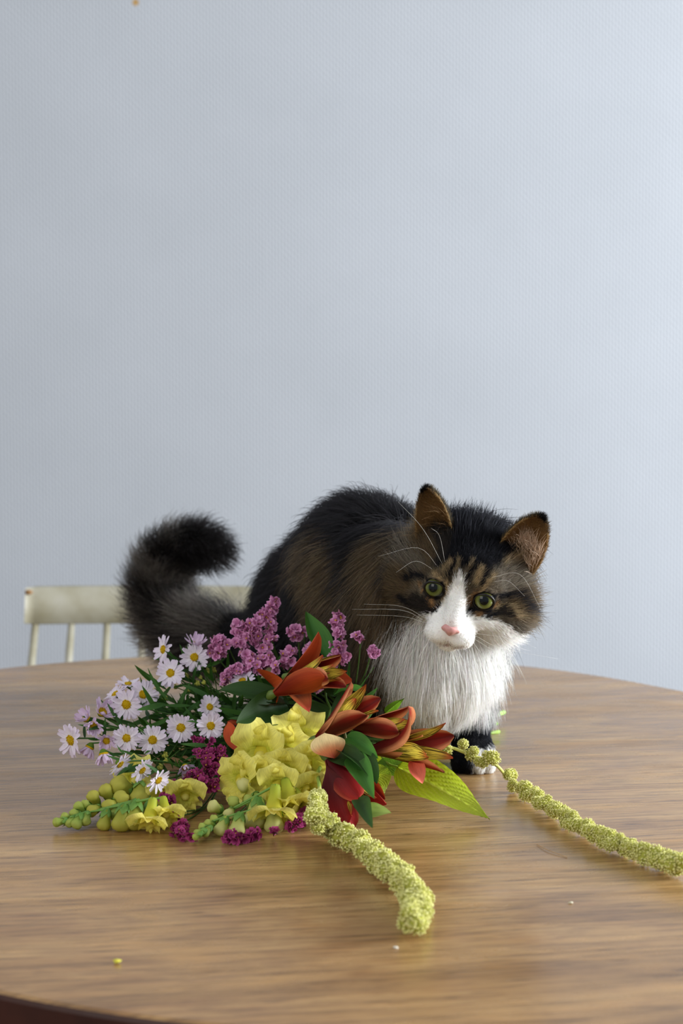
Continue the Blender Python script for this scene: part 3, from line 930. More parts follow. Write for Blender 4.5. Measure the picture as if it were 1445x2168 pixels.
prof = [(1.0 * math.sin(a) * .0100, -1.0 * math.cos(a) * .0100) for a in np.linspace(.02, math.pi - .02, 24)]
eye_me = sph.lathe(prof, 32).mesh('eye', M_eye)
gaze = unit(-view * 1.0 + hr * -.12 + hu * .04)
for s, c in zip((-1, 1), eyec):
    place('eye', eye_me, frame(c, gaze * .75 + hf * .25 + hr * s * .10), cat_root)
# dark lids around each eye
M_lid = simple('dark_eyelid', (20, 15, 13), .4, .4, .1, 300)
for s in (-1, 1):
    pts_ = []
    for k in range(25):
        a = 2 * math.pi * k / 24
        x, y = .93 * math.cos(a), (.80 if math.sin(a) > 0 else .87) * math.sin(a)
        if math.sin(a) < 0 and math.cos(a) * s < 0: x *= 1.05; y *= 1.04
        dz = math.sqrt(max(.05, 1.03 ** 2 - x * x - y * y))
        w_ = np.array([s * 2.28 + x, y, -.52 + .0]) + np.array([s * .1, .1, .95]) * (dz - .02)
        pts_.append(from_head(w_))
    MB().tube(pts_, .0011, 6, cap=False).part('eyelid', M_lid, cat_root)

# ---- nose
M_nose = simple('pink_nose', (206, 148, 142), .42, .5, .08, 400)
nm = MB(); 
nv, nf = [], []
NR, NC = 9, 13
for i in range(NR):
    v_ = i / (NR - 1)
    half = np.interp(v_, [0, .12, .42, .75, 1], [.42, .72, .98, .66, .18])
    for j in range(NC):
        u_ = j / (NC - 1) * 2 - 1
        y = -1.75 - 1.35 * v_ + .05 * u_ * u_ * (1 - v_)
        z = 2.50 - .50 * u_ * u_ + .24 * math.sin(math.pi * min(1, v_ * 1.2)) - .50 * v_ ** 2
        nostril = math.exp(-(((abs(u_) - .62) / .2) ** 2 + ((v_ - .55) / .16) ** 2))
        z -= .22 * nostril
        nv.append(from_head((u_ * half, y, z + .20)))
for i in range(NR - 1):
    for j in range(NC - 1):
        a = i * NC + j; nf.append((a, a + NC, a + NC + 1, a + 1))
no = nm.add(nv, nf).part('nose', M_nose, cat_root)
md = no.modifiers.new('thick', 'SOLIDIFY'); md.thickness = .003; md.offset = -1
md = no.modifiers.new('round', 'SUBSURF'); md.levels = 1; md.render_levels = 1

# ---- ears
def ear_mat():
    t = NT('ear_skin')
    at = t.node('ShaderNodeVertexColor', layer_name='Col')
    t.link(at.outputs[0], t.b.inputs['Base Color']); t.b.inputs['Roughness'].default_value = .7; t.b.inputs['Specular IOR Level'].default_value = .2
    tr = t.node('ShaderNodeBsdfTranslucent'); t.link(at.outputs[0], tr.inputs[0])
    ms = t.node('ShaderNodeMixShader'); ms.inputs[0].default_value = .4
    t.link(t.b.outputs[0], ms.inputs[1]); t.link(tr.outputs[0], ms.inputs[2]); t.link(ms.outputs[0], t.out.inputs[0])
    return t.m
M_ear = ear_mat()
def head_at(px, py, depth_w):
    """head point (cm) that shows at a photo pixel, with a given forward coordinate"""
    a, b = ab(px, py)
    return np.array([a, (b + depth_w * math.sin(BOW)) / math.cos(BOW), depth_w])
ear_strands = []
def ear(inner, outer, tip, w_in, w_out, w_tip, s):
    A, B, Tp = head_at(*inner, w_in), head_at(*outer, w_out), head_at(*tip, w_tip)
    R_, Cn = 14, 13
    verts, cols = [], []
    mid = (A + B) / 2; upv = Tp - mid
    fw = unit(np.cross(B - A, upv)); 
    if fw[2] < 0: fw = -fw
    for i in range(R_):
        t = i / (R_ - 1)
        wd_ = (1 - t ** 2.3) ** .62
        for j in range(Cn):
            u_ = j / (Cn - 1) * 2 - 1
            base = mid + upv * (t * (1 - .10 * (abs(u_) ** 2) * (1 - t)) )
            pnt = base + (B - A) / 2 * u_ * max(wd_, .05)
            pnt = pnt - fw * (1.25 * (1 - u_ * u_) * wd_ * (1 - .25 * t))
            if t == 0: pnt = pnt - upv * .12
            verts.append(from_head(pnt))
            ed = sstep(np.array(abs(u_)), .80, 1.0); c = np.array(lin(136, 104, 66)) * (1 - .55 * sstep(np.array(t), .6, 1.0))
            c = c * (1 - ed) + np.array(lin(120, 92, 55)) * ed
            if t > .97: c = np.array(lin(30, 24, 22))
            cols.append(c)
    faces = [(i * Cn + j, i * Cn + j + 1, (i + 1) * Cn + j + 1, (i + 1) * Cn + j) for i in range(R_ - 1) for j in range(Cn - 1)]
    o = MB().add(verts, faces, cols).part('ear', M_ear, cat_root)
    md = o.modifiers.new('thick', 'SOLIDIFY'); md.thickness = .0012; md.offset = 0
    md = o.modifiers.new('round', 'SUBSURF'); md.levels = 1; md.render_levels = 1
    Vv = np.array(verts).reshape(R_, Cn, 3); fww = fw @ HEAD
    # fur of the ear: short pelt behind, short pelt inside, long tufts from the inner base
    P0, D0, L0, C0, R0 = [], [], [], [], []
    def samp(n):
        i = rng.random(n) * (R_ - 1.001); j = rng.random(n) * (Cn - 1.001)
        i0, j0 = i.astype(int), j.astype(int); a_, b_ = (i - i0)[:, None], (j - j0)[:, None]
        p = (Vv[i0, j0] * (1 - a_) + Vv[i0 + 1, j0] * a_) * (1 - b_) + (Vv[i0, j0 + 1] * (1 - a_) + Vv[i0 + 1, j0 + 1] * a_) * b_
        return p, i / (R_ - 1), j / (Cn - 1) * 2 - 1
    upw = unit(upv @ HEAD); sidew = unit((B - A) @ HEAD)
    for side_, n, lr in ((-1, 5200, (.004, .008)), (1, 3600, (.0025, .006))):
        p, t, u_ = samp(n)
        d = fww * side_ * .45 + upw * .8 + sidew * (u_ * .25)[:, None] + rng.normal(size=(n, 3)) * .18
        c = np.tile(np.array(lin(64, 54, 38) if side_ < 0 else lin(136, 104, 66)), (n, 1))
        c[t > .95] = lin(18, 16, 17)
        P0.append(p + fww * side_ * .0004); D0.append(d); L0.append(rng.uniform(*lr, n)); C0.append(c); R0.append(np.full(n, .00012))
    n = 900                                  # pale rim
    p, t, u_ = samp(n * 12); k = np.abs(u_) > .92; p, t, u_ = p[k][:n], t[k][:n], u_[k][:n]; n = len(p)
    P0.append(p); D0.append(upw * .7 + fww * .3 + rng.normal(size=(n, 3)) * .15); L0.append(rng.uniform(.002, .005, n)); C0.append(np.where((t < .8)[:, None], np.array(lin(196, 165, 112)), np.array(lin(40, 32, 26)))); R0.append(np.full(n, .00012))
    n = 420 if s > 0 else 160                # tufts
    p, t, u_ = samp(n * 10); inn = -s
    k = (t < .40) & (u_ > (-.2 if s > 0 else -.95)) & (u_ < .95); p, t, u_ = p[k][:n], t[k][:n], u_[k][:n]; n = len(p)
    P0.append(p); D0.append(upw * .70 + fww * .45 - sidew * (.45 if s > 0 else -.2) + rng.normal(size=(n, 3)) * .18)
    L0.append(rng.uniform(.014, .032, n)); C0.append(np.tile(np.array(lin(232, 206, 182) if s > 0 else lin(120, 92, 60)), (n, 1))); R0.append(np.full(n, .00012))
    p = np.concatenate(P0); d = np.concatenate(D0); d /= np.linalg.norm(d, axis=1, keepdims=True); L_ = np.concatenate(L0)
    tt_ = np.linspace(0, 1, 5)
    ps = p[:, None] + d[:, None] * (L_[:, None] * tt_)[..., None] + np.array([0, 0, -1.0]) * (L_[:, None] * tt_ ** 2 * .12)[..., None]
    cc = np.concatenate(C0) * rng.uniform(.6, 1.3, (len(p), 1))
    f_ = hair_object('ear_fur', ps, cc, np.concatenate(R0), o); f_['kind'] = 'stuff'
ear((957, 1120), (884, 1162), (896, 1036), -3.6, -4.4, -4.2, -1)
ear((1056, 1150), (1136, 1208), (1146, 1096), -3.6, -4.2, -3.9, 1)

# ---- whiskers
M_whisk = simple('whisker', (235, 232, 222), .35, .5, .02, 100)
def whisker(p0, p1, p2, r=.00011):
    pts_ = catmull([p0, p1, p2], 10)
    MB().tube(pts_, list(np.linspace(r, r * .35, 11)), 5).part('whisker', M_whisk, cat_root)
def wh(root, w, mids, dY):
    a = from_head(head_at(*root, w)); Y0 = a[1]
    whisker(a, P(*mids[0], Y0 + dY * .5), P(*mids[1], Y0 + dY))
for root, m, dY in (((905, 1312), ((850, 1284), (770, 1279)), .005), ((900, 1316), ((850, 1292), (745, 1290)), -.01), ((902, 1320), ((850, 1305), (755, 1302)), .0),
                    ((908, 1326), ((880, 1350), (842, 1408)), -.01), ((915, 1330), ((905, 1360), (880, 1400)), -.015)):
    wh(root, 1.9, m, dY)
for root, m, dY in (((1000, 1340), ((1080, 1352), (1135, 1372)), -.01), ((1005, 1345), ((1060, 1372), (1180, 1395)), .0), ((1000, 1350), ((1040, 1375), (1100, 1410)), -.01),
                    ((995, 1352), ((1020, 1385), (1042, 1405)), -.015), ((990, 1354), ((1003, 1385), (1008, 1420)), -.012), ((985, 1356), ((1000, 1390), (1030, 1440)), -.012)):
    wh(root, 1.9, m, dY)
for root, m in (((936, 1195), ((895, 1120), (842, 1062))), ((930, 1205), ((885, 1160), (800, 1178))), ((922, 1210), ((880, 1188), (838, 1212))), ((941, 1190), ((930, 1135), (912, 1118))),
                ((1040, 1222), ((1100, 1216), (1142, 1285))), ((1042, 1232), ((1075, 1230), (1110, 1262)))):
    wh(root, -.6, m, -.012)
# ------------------------------------------------------------------ plant parts
R = math.radians
def blade(L, Wd, prof, n=8, m=4, bend=0.0, cup=0.0, wave=(0, 0), twist=0.0, col=None, bendpow=1.0, vfold=0.0, seed=0, side_wave=0.0):
    """thin petal or leaf: base at origin, grows along +Y, upper face +Z; returns verts, faces, colours, uvs"""
    v, c, uv, f = [], [], [], []
    y = z = 0.0
    for i in range(n + 1):
        s = i / n
        if i:
            a = bend * ((i - .5) / n) ** bendpow
            y += L / n * math.cos(a); z += L / n * math.sin(a)
        ang = bend * s ** bendpow
        hw = Wd / 2 * prof(s)
        for j in range(m + 1):
            t = j / m * 2 - 1
            th = twist * s
            x = hw * t
            dz = cup * hw * (t * t) + vfold * hw * abs(t) + wave[0] * math.sin(wave[1] * s * 6.28 + seed + (1.9 if t > 0 else 0)) * abs(t) ** 1.5
            x += side_wave * math.sin(s * 6.28 * 1.3 + seed) * Wd
            x2, d2 = x * math.cos(th) - dz * math.sin(th), x * math.sin(th) + dz * math.cos(th)
            v.append((x2, y - d2 * math.sin(ang), z + d2 * math.cos(ang)))
            c.append(col(s, t) if col else (1, 1, 1)); uv.append((s, t * .5 + .5))
    w = m + 1
    for i in range(n):
        for j in range(m):
            f.append((i * w + j, i * w + j + 1, (i + 1) * w + j + 1, (i + 1) * w + j))
    return v, f, c, uv
def bmesh_of(name, mat, *a, **k): return MB().add(*blade(*a, **k)).mesh(name, mat)
def mixt(a, b, t): 
    t = max(0.0, min(1.0, t)); return tuple(x * (1 - t) + y * t for x, y in zip(a, b))
def sst(x, a, b):
    t = max(0.0, min(1.0, (x - a) / (b - a))); return t * t * (3 - 2 * t)
def lance(p): return lambda s: (math.sin(math.pi * min(1, s) ** p) ** .8 + .03) if s < 1 else .02
def orient(loc, y, z):
    """matrix with local +Y along y and +Z towards z"""
    y = Vector(y).normalized(); z = Vector(z); x = y.cross(z)
    if x.length < 1e-5: x = Vector((1, 0, 0))
    x.normalize(); z = x.cross(y)
    M = Matrix((x, y, z)).transposed().to_4x4(); M.translation = Vector(loc); return M
def img(dx, dy, toward):
    """direction from picture right, picture down and towards-the-viewer amounts"""
    return Vector((dx, -toward, -dy)).normalized()

M_aster = petal_mat('aster_petal', .30, .6, .2)
M_disc = petal_mat('aster_disc', .05, .8, .1)
M_green = petal_mat('green_stem', .08, .5, .35)
M_leaf = petal_mat('green_leaf', .25, .52, .28)
M_bright = petal_mat('amaranth_leaf', .50, .42, .4)
M_statice = petal_mat('statice_floret', .30, .6, .2)
M_yellow = petal_mat('snapdragon_petal', .42, .55, .25)
M_red = petal_mat('alstroemeria_tepal', .10, .58, .22)
M_streak = petal_mat('alstroemeria_striped_tepal', .25, .58, .22, streak=(.47, .85))
M_amar = petal_mat('amaranth_cluster', .15, .8, .15)

TIE = P(905, 1548, 1.555); TIE[2] = T + .030           # where the stems come together, behind the forepaws
STEM_C = lin(78, 112, 40)
ends = []
def cut_end(k):
    e = [PT(1066, 1508, .012), PT(1052, 1531, .006), PT(1056, 1549, .006)]
    if k < 3: return e[k]
    q = PT(1010 + rng.uniform(-25, 12), 1520 + rng.uniform(-12, 26), .008 + rng.random() * .01); return q
n_cut = [0]
# the stems run between forelegs and hind legs as one bundle; every stem keeps its own slot in it
WAY = np.array([.022, 1.536, T + .0185])
TIE[2] = T + .0185
END = PT(1012, 1531, .016)
SLOTS = [(i * .0046 + (.0023 if j % 2 else 0), j * .0040) for j in range(-3, 4) for i in range(-5, 6)]
SLOTS = [q for q in SLOTS if math.hypot(q[0] / 1.25, q[1]) < .0150]
def take_slot(head):
    """free slot whose side of the bundle is that of the flower head"""
    d = np.array(head) - WAY
    want = ((d[1] * .75 + d[0] * .5) * .09, (d[2] - .04) * .18)
    k = min(range(len(SLOTS)), key=lambda n: math.hypot(SLOTS[n][0] - want[0], SLOTS[n][1] - want[1]))
    return SLOTS.pop(k)
BODY_PARTS = lambda p: body_sdf(p[None])[0]
def clear_of_cat(ps, r):
    """push stem points out of the cat and off the table, then ease the line"""
    ps = np.array(ps)
    for it in range(12):
        d = body_sdf(ps); g = grad(body_sdf, ps); g /= np.linalg.norm(g, axis=1, keepdims=True) + 1e-9
        ps = ps + g * np.maximum(r + .0012 - d, 0)[:, None]
        ps[:, 2] = np.maximum(ps[:, 2], T + r + .0002)
        if it < 9: ps[1:-1] = ps[1:-1] * .7 + (ps[:-2] + ps[2:]) * .15
    return list(ps)
def bundle(head, end=None):
    """way points of a stem from its head to its cut end"""
    a, b = take_slot(head)
    ax = unit([TIE[0] - WAY[0], TIE[1] - WAY[1], 0]); sd = np.array([-ax[1], ax[0], 0])
    off = sd * a + np.array([0, 0, b])
    e = end if end is not None else END + np.array([-sd[1] * 0 + a * -.9, rng.uniform(-.012, .012), b * .9])
    return [WAY + off, TIE + off, np.array(e)]
def main_stem(root, head, r=.0017, col=None, via=None, end=None):
    """stem from the flower head back through the bundle and on to its cut end"""
    h = np.array(head, float); w_ = bundle(h, end)
    def gen(k):
        mid = h * .5 + w_[0] * .5 + np.array([0, 0, .004]) + rng.normal(size=3) * np.array([.004, .005, .004]) * k * .5
        ps = clear_of_cat(catmull([h, mid] + w_, 40), r)
        return MB().tube(ps, list(np.linspace(r * .75, r * 1.0, 41)), 7, col or STEM_C)
    LATE.append(('stem', root, gen))
LATE = []
def near(ps, p):
    d = [np.linalg.norm(np.array(q) - np.array(p)) for q in ps]; return int(np.argmin(d))
def branch(root, a, b, r=.0008, col=None, sag=.004):
    a, b = np.array(a, float), np.array(b, float); span = np.linalg.norm(b - a)
    def gen(k):
        m = (a + b) / 2 + np.array([0, 0, -sag]) + np.clip(rng.normal(size=3), -1.5, 1.5) * min(span * .04 * k, .006) * np.array([.6, 1, .8])
        if k: m[1] = max(m[1], (a[1] + b[1]) / 2) + abs(rng.normal()) * .001 * k
        ps = np.array(catmull([a, m, b], 8)); ps[:, 2] = np.maximum(ps[:, 2], T + r)
        return MB().tube(list(ps), r, 5, col or STEM_C)
    LATE.append(('stem', root, gen))

def lowest(o):
    n = len(o.data.vertices); co = np.empty(n * 3); o.data.vertices.foreach_get('co', co)
    M = np.array(wm(o)); z = (co.reshape(-1, 3) @ M[:3, :3].T + M[:3, 3])[:, 2].min()
    return min([z] + [lowest(c) for c in o.children])
def settle(o, sink=.0006):
    """raise a part with its pieces until it rests on the table instead of sinking into it; returns the rise"""
    dz = T - sink - lowest(o)
    if dz <= 0: return 0.0
    def up(q): W[q.name] = Matrix.Translation((0, 0, dz)) @ wm(q); [up(c) for c in q.children]
    o.matrix_basis = (wm(o.parent).inverted() if o.parent else Matrix.Identity(4)) @ Matrix.Translation((0, 0, dz)) @ wm(o)
    up(o); return dz
def depth_of(px, py):
    Y = float(np.interp(py, [1270, 1350, 1400, 1500, 1600, 1700, 1780], [1.47, 1.45, 1.44, 1.40, 1.35, 1.28, 1.205]))
    if px > 650: Y -= min(.06, (px - 650) * .0006)
    return Y
def Q(px, py, dY=0.0, zmin=.004):
    p = P(px, py, depth_of(px, py) + dY)
    p[2] = max(p[2], T + zmin); return p

# small florets and leaves are set last, each where it does not run through another plant
def fit_late():
    from mathutils.bvhtree import BVHTree
    trees, lo, hi, own = [], [], [], []
    def register(o, root):
        n = len(o.data.vertices); co = np.empty(n * 3); o.data.vertices.foreach_get('co', co)
        M = np.array(wm(o)); v = co.reshape(-1, 3) @ M[:3, :3].T + M[:3, 3]
        trees.append([v, o.data, None]); lo.append(v.min(0)); hi.append(v.max(0)); own.append(root.name)
    polys = {}
    def faces(me):
        if me.name not in polys: polys[me.name] = [tuple(p.vertices) for p in me.polygons]
        return polys[me.name]
    for o in list(C.objects):
        if o.type != 'MESH' or o.parent is None: continue
        r_ = o
        while r_.parent: r_ = r_.parent
        if r_.get('category') in ('flower', 'foliage'): register(o, r_)
    verts = {}
    for name, root, gen in sorted(LATE, key=lambda q: q[0] != 'stem'):
        best = None
        L0, H0, OW = np.array(lo), np.array(hi), np.array(own)
        other = OW != root.name
        for k in range(10 if name == 'stem' else 24):
            got = gen(k)
            if isinstance(got, MB):
                me, M, v, fc = got, None, np.array(got.v), got.f
            else:
                me, M = got; fc = faces(me)
                if me.name not in verts:
                    co = np.empty(len(me.vertices) * 3); me.vertices.foreach_get('co', co); verts[me.name] = co.reshape(-1, 3)
                A = np.array(M); v = verts[me.name] @ A[:3, :3].T + A[:3, 3]
                dz = T - .0006 - v[:, 2].min()
                if dz > 0: v = v + np.array([0, 0, dz]); M = Matrix.Translation((0, 0, dz)) @ M
            a, b = v.min(0), v.max(0); t_ = None; n = 0
            for i in np.where(other & (L0 < b).all(1) & (H0 > a).all(1))[0]:
                if t_ is None: t_ = BVHTree.FromPolygons(v.tolist(), fc)
                if trees[i][2] is None: trees[i][2] = BVHTree.FromPolygons(trees[i][0].tolist(), faces(trees[i][1]))
                n += len(t_.overlap(trees[i][2]))
            if best is None or n < best[0]: best = (n, me, M)
            if n == 0: break
        if isinstance(best[1], MB):
            register(best[1].part(name, M_leaf if name == 'leaf' else M_green, root), root); continue
        o = place(name, best[1], best[2], root); register(o, root)

# ------------------------------------------------------------------ asters
AST_P = [bmesh_of('petal', M_aster, .0108, .0038, lambda s: .45 + .62 * math.sin(math.pi * min(1, .12 + .80 * s)) * (1 if s < .97 else .55), 6, 2, bend=b, cup=.25, seed=k,
         col=lambda s, t: mixt(lin(250, 244, 248), lin(236, 220, 238), s)) for k, b in enumerate((-.30, -.05, .22, .45))]
AST_PC = [bmesh_of('petal', M_aster, .0108, .0032, lambda s: .45 + .62 * math.sin(math.pi * min(1, .12 + .80 * s)), 6, 2, bend=b, cup=.35, seed=k,
         col=lambda s, t: mixt(lin(236, 216, 234), lin(228, 202, 230), s)) for k, b in enumerate((.5, .8, 1.1))]
def disc_mesh():
    mb = MB()
    mb.lathe([(.0006, -.0040), (.0016, -.0034), (.0026, -.0018), (.0032, -.0004)], 10, None, lin(92, 122, 44))
    mb.lathe([(.0033, -.0004), (.0033, .0004), (.0026, .0012), (.0014, .0016), (.0003, .0017)], 12, None, lin(196, 160, 22))
    for k in range(34):
        r = .0031 * math.sqrt((k + .5) / 34); a = k * 2.39996
        z = .0017 - .10 * r * r / .0031 - .0003
        c = mixt(lin(218, 186, 40), lin(176, 128, 14), random.random())
        mb.lathe([(.00038, 0), (.00034, .0006), (.0001, .0009)], 5, Matrix.Translation((r * math.cos(a), r * math.sin(a), z - .0001)), c)
    return mb.mesh('flower_head', M_disc)
DISC = disc_mesh()
DISC.transform(Matrix.Diagonal((1.28, 1.28, 1.15, 1)))
NARROW = [bmesh_of('leaf', M_leaf, .030, .0042, lance(.75), 7, 2, bend=b, vfold=.25, seed=k,
          col=lambda s, t, k=k: mixt(lin(40, 78, 26), lin(72, 116, 38), .4 * s + .2 * k)) for k, b in enumerate((-.5, .2, .7))]
def aster(root, px, py, facing, dia=64, kind='open', dY=0.0, roll=None):
    c = Q(px, py, dY); Y = c[1]
    sc_ = dia / (FPX / Y) / .0265
    M = frame(c, facing, roll=random.random() * 6.28) @ Matrix.Scale(sc_, 4)
    h = place('flower_head', DISC, M, root)
    n = 22 if kind == 'open' else 18
    if kind != 'open': M = M @ Matrix.Scale(1.35, 4); h.matrix_basis = wm(root).inverted() @ M; W[h.name] = M
    for k in range(n):
        a = 2 * math.pi * k / n + random.uniform(-.09, .09)
        me = random.choice(AST_P if kind == 'open' else AST_PC)
        el = random.uniform(-.05, .28) if kind == 'open' else random.uniform(.30, .75)
        s = random.uniform(.86, 1.08)
        Mp = M @ Matrix.Rotation(a, 4, 'Z') @ Matrix.Translation((0, .0026, .0002 + .0003 * (k % 2))) @ Matrix.Rotation(el, 4, 'X') @ Matrix.Rotation(random.uniform(-.25, .25), 4, 'Y') @ Matrix.Scale(s, 4)
        place('petal', me, Mp, h)
    return np.array(M @ Vector((0, 0, -.004)))
V1 = img(-.1, .0, 1)
ASTERS = [
    ('open white aster spray reaching towards the tail of the cat', [(347, 1375, img(-.75, -.15, .55), 62), (411, 1391, img(.1, .05, 1), 62), (361, 1425, img(-.1, -.25, 1), 62), (415, 1366, img(.2, -.8, .3), 46, 'half')], (470, 1480)),
    ('lilac white aster spray with three overlapping blooms above the narrow leaves', [(303, 1470, img(.2, -.1, 1), 64), (268, 1491, img(-.15, .05, 1), 70, 'open', -.012), (271, 1449, img(.0, -.9, .2), 52), (245, 1470, img(-.5, -.75, .3), 56)], (430, 1520)),
    ('pale lilac aster spray of half closed blooms at the outer side of the bouquet', [(216, 1508, img(.5, -.6, .5), 52, 'half'), (197, 1535, img(.25, .2, .9), 44, 'half', -.01), (183, 1521, img(-.4, -.5, .4), 44, 'half'), (225, 1568, img(.1, .1, .9), 42, 'half'), (190, 1582, img(-.3, .6, .2), 46, 'half', .012)], (400, 1560)),
    ('lone lilac aster turned sideways on the outermost stem tip', [(151, 1566, img(-.62, .1, .75), 76)], (330, 1560)),
    ('lilac white aster spray of two round blooms facing forward side by side', [(268, 1562, img(.0, .05, 1), 62, 'open', -.008), (323, 1566, img(.05, .05, 1), 66)], (440, 1575)),
    ('lilac aster spray of drooping blooms above the budded snapdragon', [(219, 1596, img(.2, .75, .3), 48, 'half', -.02), (253, 1617, img(.6, .45, .35), 58, 'open', -.03), (300, 1630, img(.65, .35, .5), 58, 'open', -.03), (334, 1651, img(.65, .35, .55), 60, 'open', -.058)], (420, 1630)),
    ('pinkish white aster spray with three blooms beside the yellow snapdragon', [(383, 1540, img(-.05, .1, 1), 66, 'open', -.01), (443, 1497, img(.45, -.25, .75), 52), (446, 1536, img(.05, .1, 1), 62, 'open', -.012), (391, 1624, img(.3, .3, .6), 38, 'half')], (530, 1560)),
    ('small white aster half hidden among the pink statice', [(513, 1442, img(-.1, -.8, .5), 54)], (580, 1500)),
]
def late_leaf(root, q, dv, sc_):
    def gen(k, q=np.array(q), dv=np.array(dv)):
        j = rng.normal(size=3) * min(1.0, .12 * k)
        qq = q + rng.normal(size=3) * .0006 * k
        return random.choice(NARROW), orient(qq, dv + j, (rng.normal() * .6, -.8, .7)) @ Matrix.Scale(sc_ * (1 - .02 * k), 4)
    LATE.append(('leaf', root, gen))
for label, heads, hub in ASTERS:
    hb = Q(hub[0], hub[1], .045, .02)
    root = thing('aster_stem', label, 'flower', (hb[0], hb[1], T), 'asters in the bouquet')
    ps = main_stem(root, hb, .0013)
    for hd in heads:
        b = aster(root, hd[0], hd[1], hd[2], hd[3], *(hd[4:]))
        branch(root, b, hb + rng.normal(size=3) * .004, .0008, lin(70, 108, 44))
        for k in range(6):
            t = random.uniform(.06, .85); q = b * (1 - t) + np.array(hb) * t
            dv = unit(b - np.array(hb)) + rng.normal(size=3) * .65
            late_leaf(root, q, dv, random.uniform(.5, 1.0))
    for k in range(24):
        q = np.array(hb) + rng.normal(size=3) * np.array([.024, .014, .016]) + np.array([-.018, 0, 0]) * (k % 3) * (hub[0] > 425)
        q[0] = max(q[0], hb[0] - .055)
        if hub[0] < 425: q[0] = max(q[0], hb[0] + .012); q[2] = max(q[2], T + .012)
        dv = np.array([-.8, -.2, .2]) + rng.normal(size=3) * .6
        if q[2] < T + .03: dv[2] = abs(dv[2])
        late_leaf(root, q, dv, random.uniform(.8, 1.4))

# tiny green-yellow bud sprays between the asters
BUD = MB()
for k in range(9):
    a = k * 2.4; r = .0022 * math.sqrt(k / 9)
    BUD.lathe([(.0004, -.001), (.0009, 0), (.0008, .0016), (.0002, .0026)], 6, Matrix.Translation((r * math.cos(a), r * math.sin(a), random.uniform(-.001, .0012))), mixt(lin(150, 160, 60), lin(200, 196, 96), random.random()))
BUD = BUD.mesh('bud_cluster', M_green)
broot = thing('goldenrod_sprig', 'small green yellow budded sprig tucked between asters and pink statice', 'flower', tuple(Q(470, 1470, .05)[:2]) + (T,))
bh = Q(480, 1480, .05); main_stem(broot, bh, .001)
for px, py in ((425, 1435), (440, 1422), (405, 1420), (418, 1448), (452, 1420), (395, 1432), (432, 1446), (365, 1435), (350, 1480), (350, 1600), (316, 1613), (352, 1612), (372, 1455), (400, 1462), (340, 1625)):
    p = Q(px, py, .022); place('bud_cluster', BUD, frame(p, img(rng.normal() * .3 - .3, -.5, .6)) @ Matrix.Scale(random.uniform(.8, 1.3), 4), broot)
    branch(broot, p, bh + rng.normal(size=3) * .006, .0005)

# ------------------------------------------------------------------ statice (papery pink florets)
def floret_mesh(seed, c0, c1):
    random.seed(seed); mb = MB()
    mb.lathe([(.0004, -.0030), (.0007, -.0015), (.0013, .0004)], 6, None, mixt(c0, lin(150, 130, 90), .4))
    for k in range(5):
        a = 2 * math.pi * k / 5 + random.uniform(-.2, .2)
        v, f, c, uv = blade(.0042, .0042, lambda s: .45 + .55 * math.sin(math.pi * min(1, .15 + .7 * s)), 3, 2, bend=random.uniform(-.9, .1), cup=random.uniform(-.2, .5),
                            wave=(.0005, 1.0), seed=k, col=lambda s, t: mixt(c0, c1, s * .9 + .1 * abs(t)))
        M = Matrix.Rotation(a, 4, 'Z') @ Matrix.Translation((0, .0006, .0003)) @ Matrix.Rotation(random.uniform(.45, 1.1), 4, 'X')
        mb.add([tuple(M @ Vector(q)) for q in v], f, c, uv)
    if seed % 2: mb.lathe([(.0004, 0), (.0007, .0015), (.0002, .0024)], 5, None, lin(232, 190, 60))
    return mb.mesh('floret', M_statice)
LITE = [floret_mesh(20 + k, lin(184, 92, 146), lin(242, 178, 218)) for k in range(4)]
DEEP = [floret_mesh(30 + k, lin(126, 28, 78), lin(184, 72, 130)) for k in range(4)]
random.seed(11)
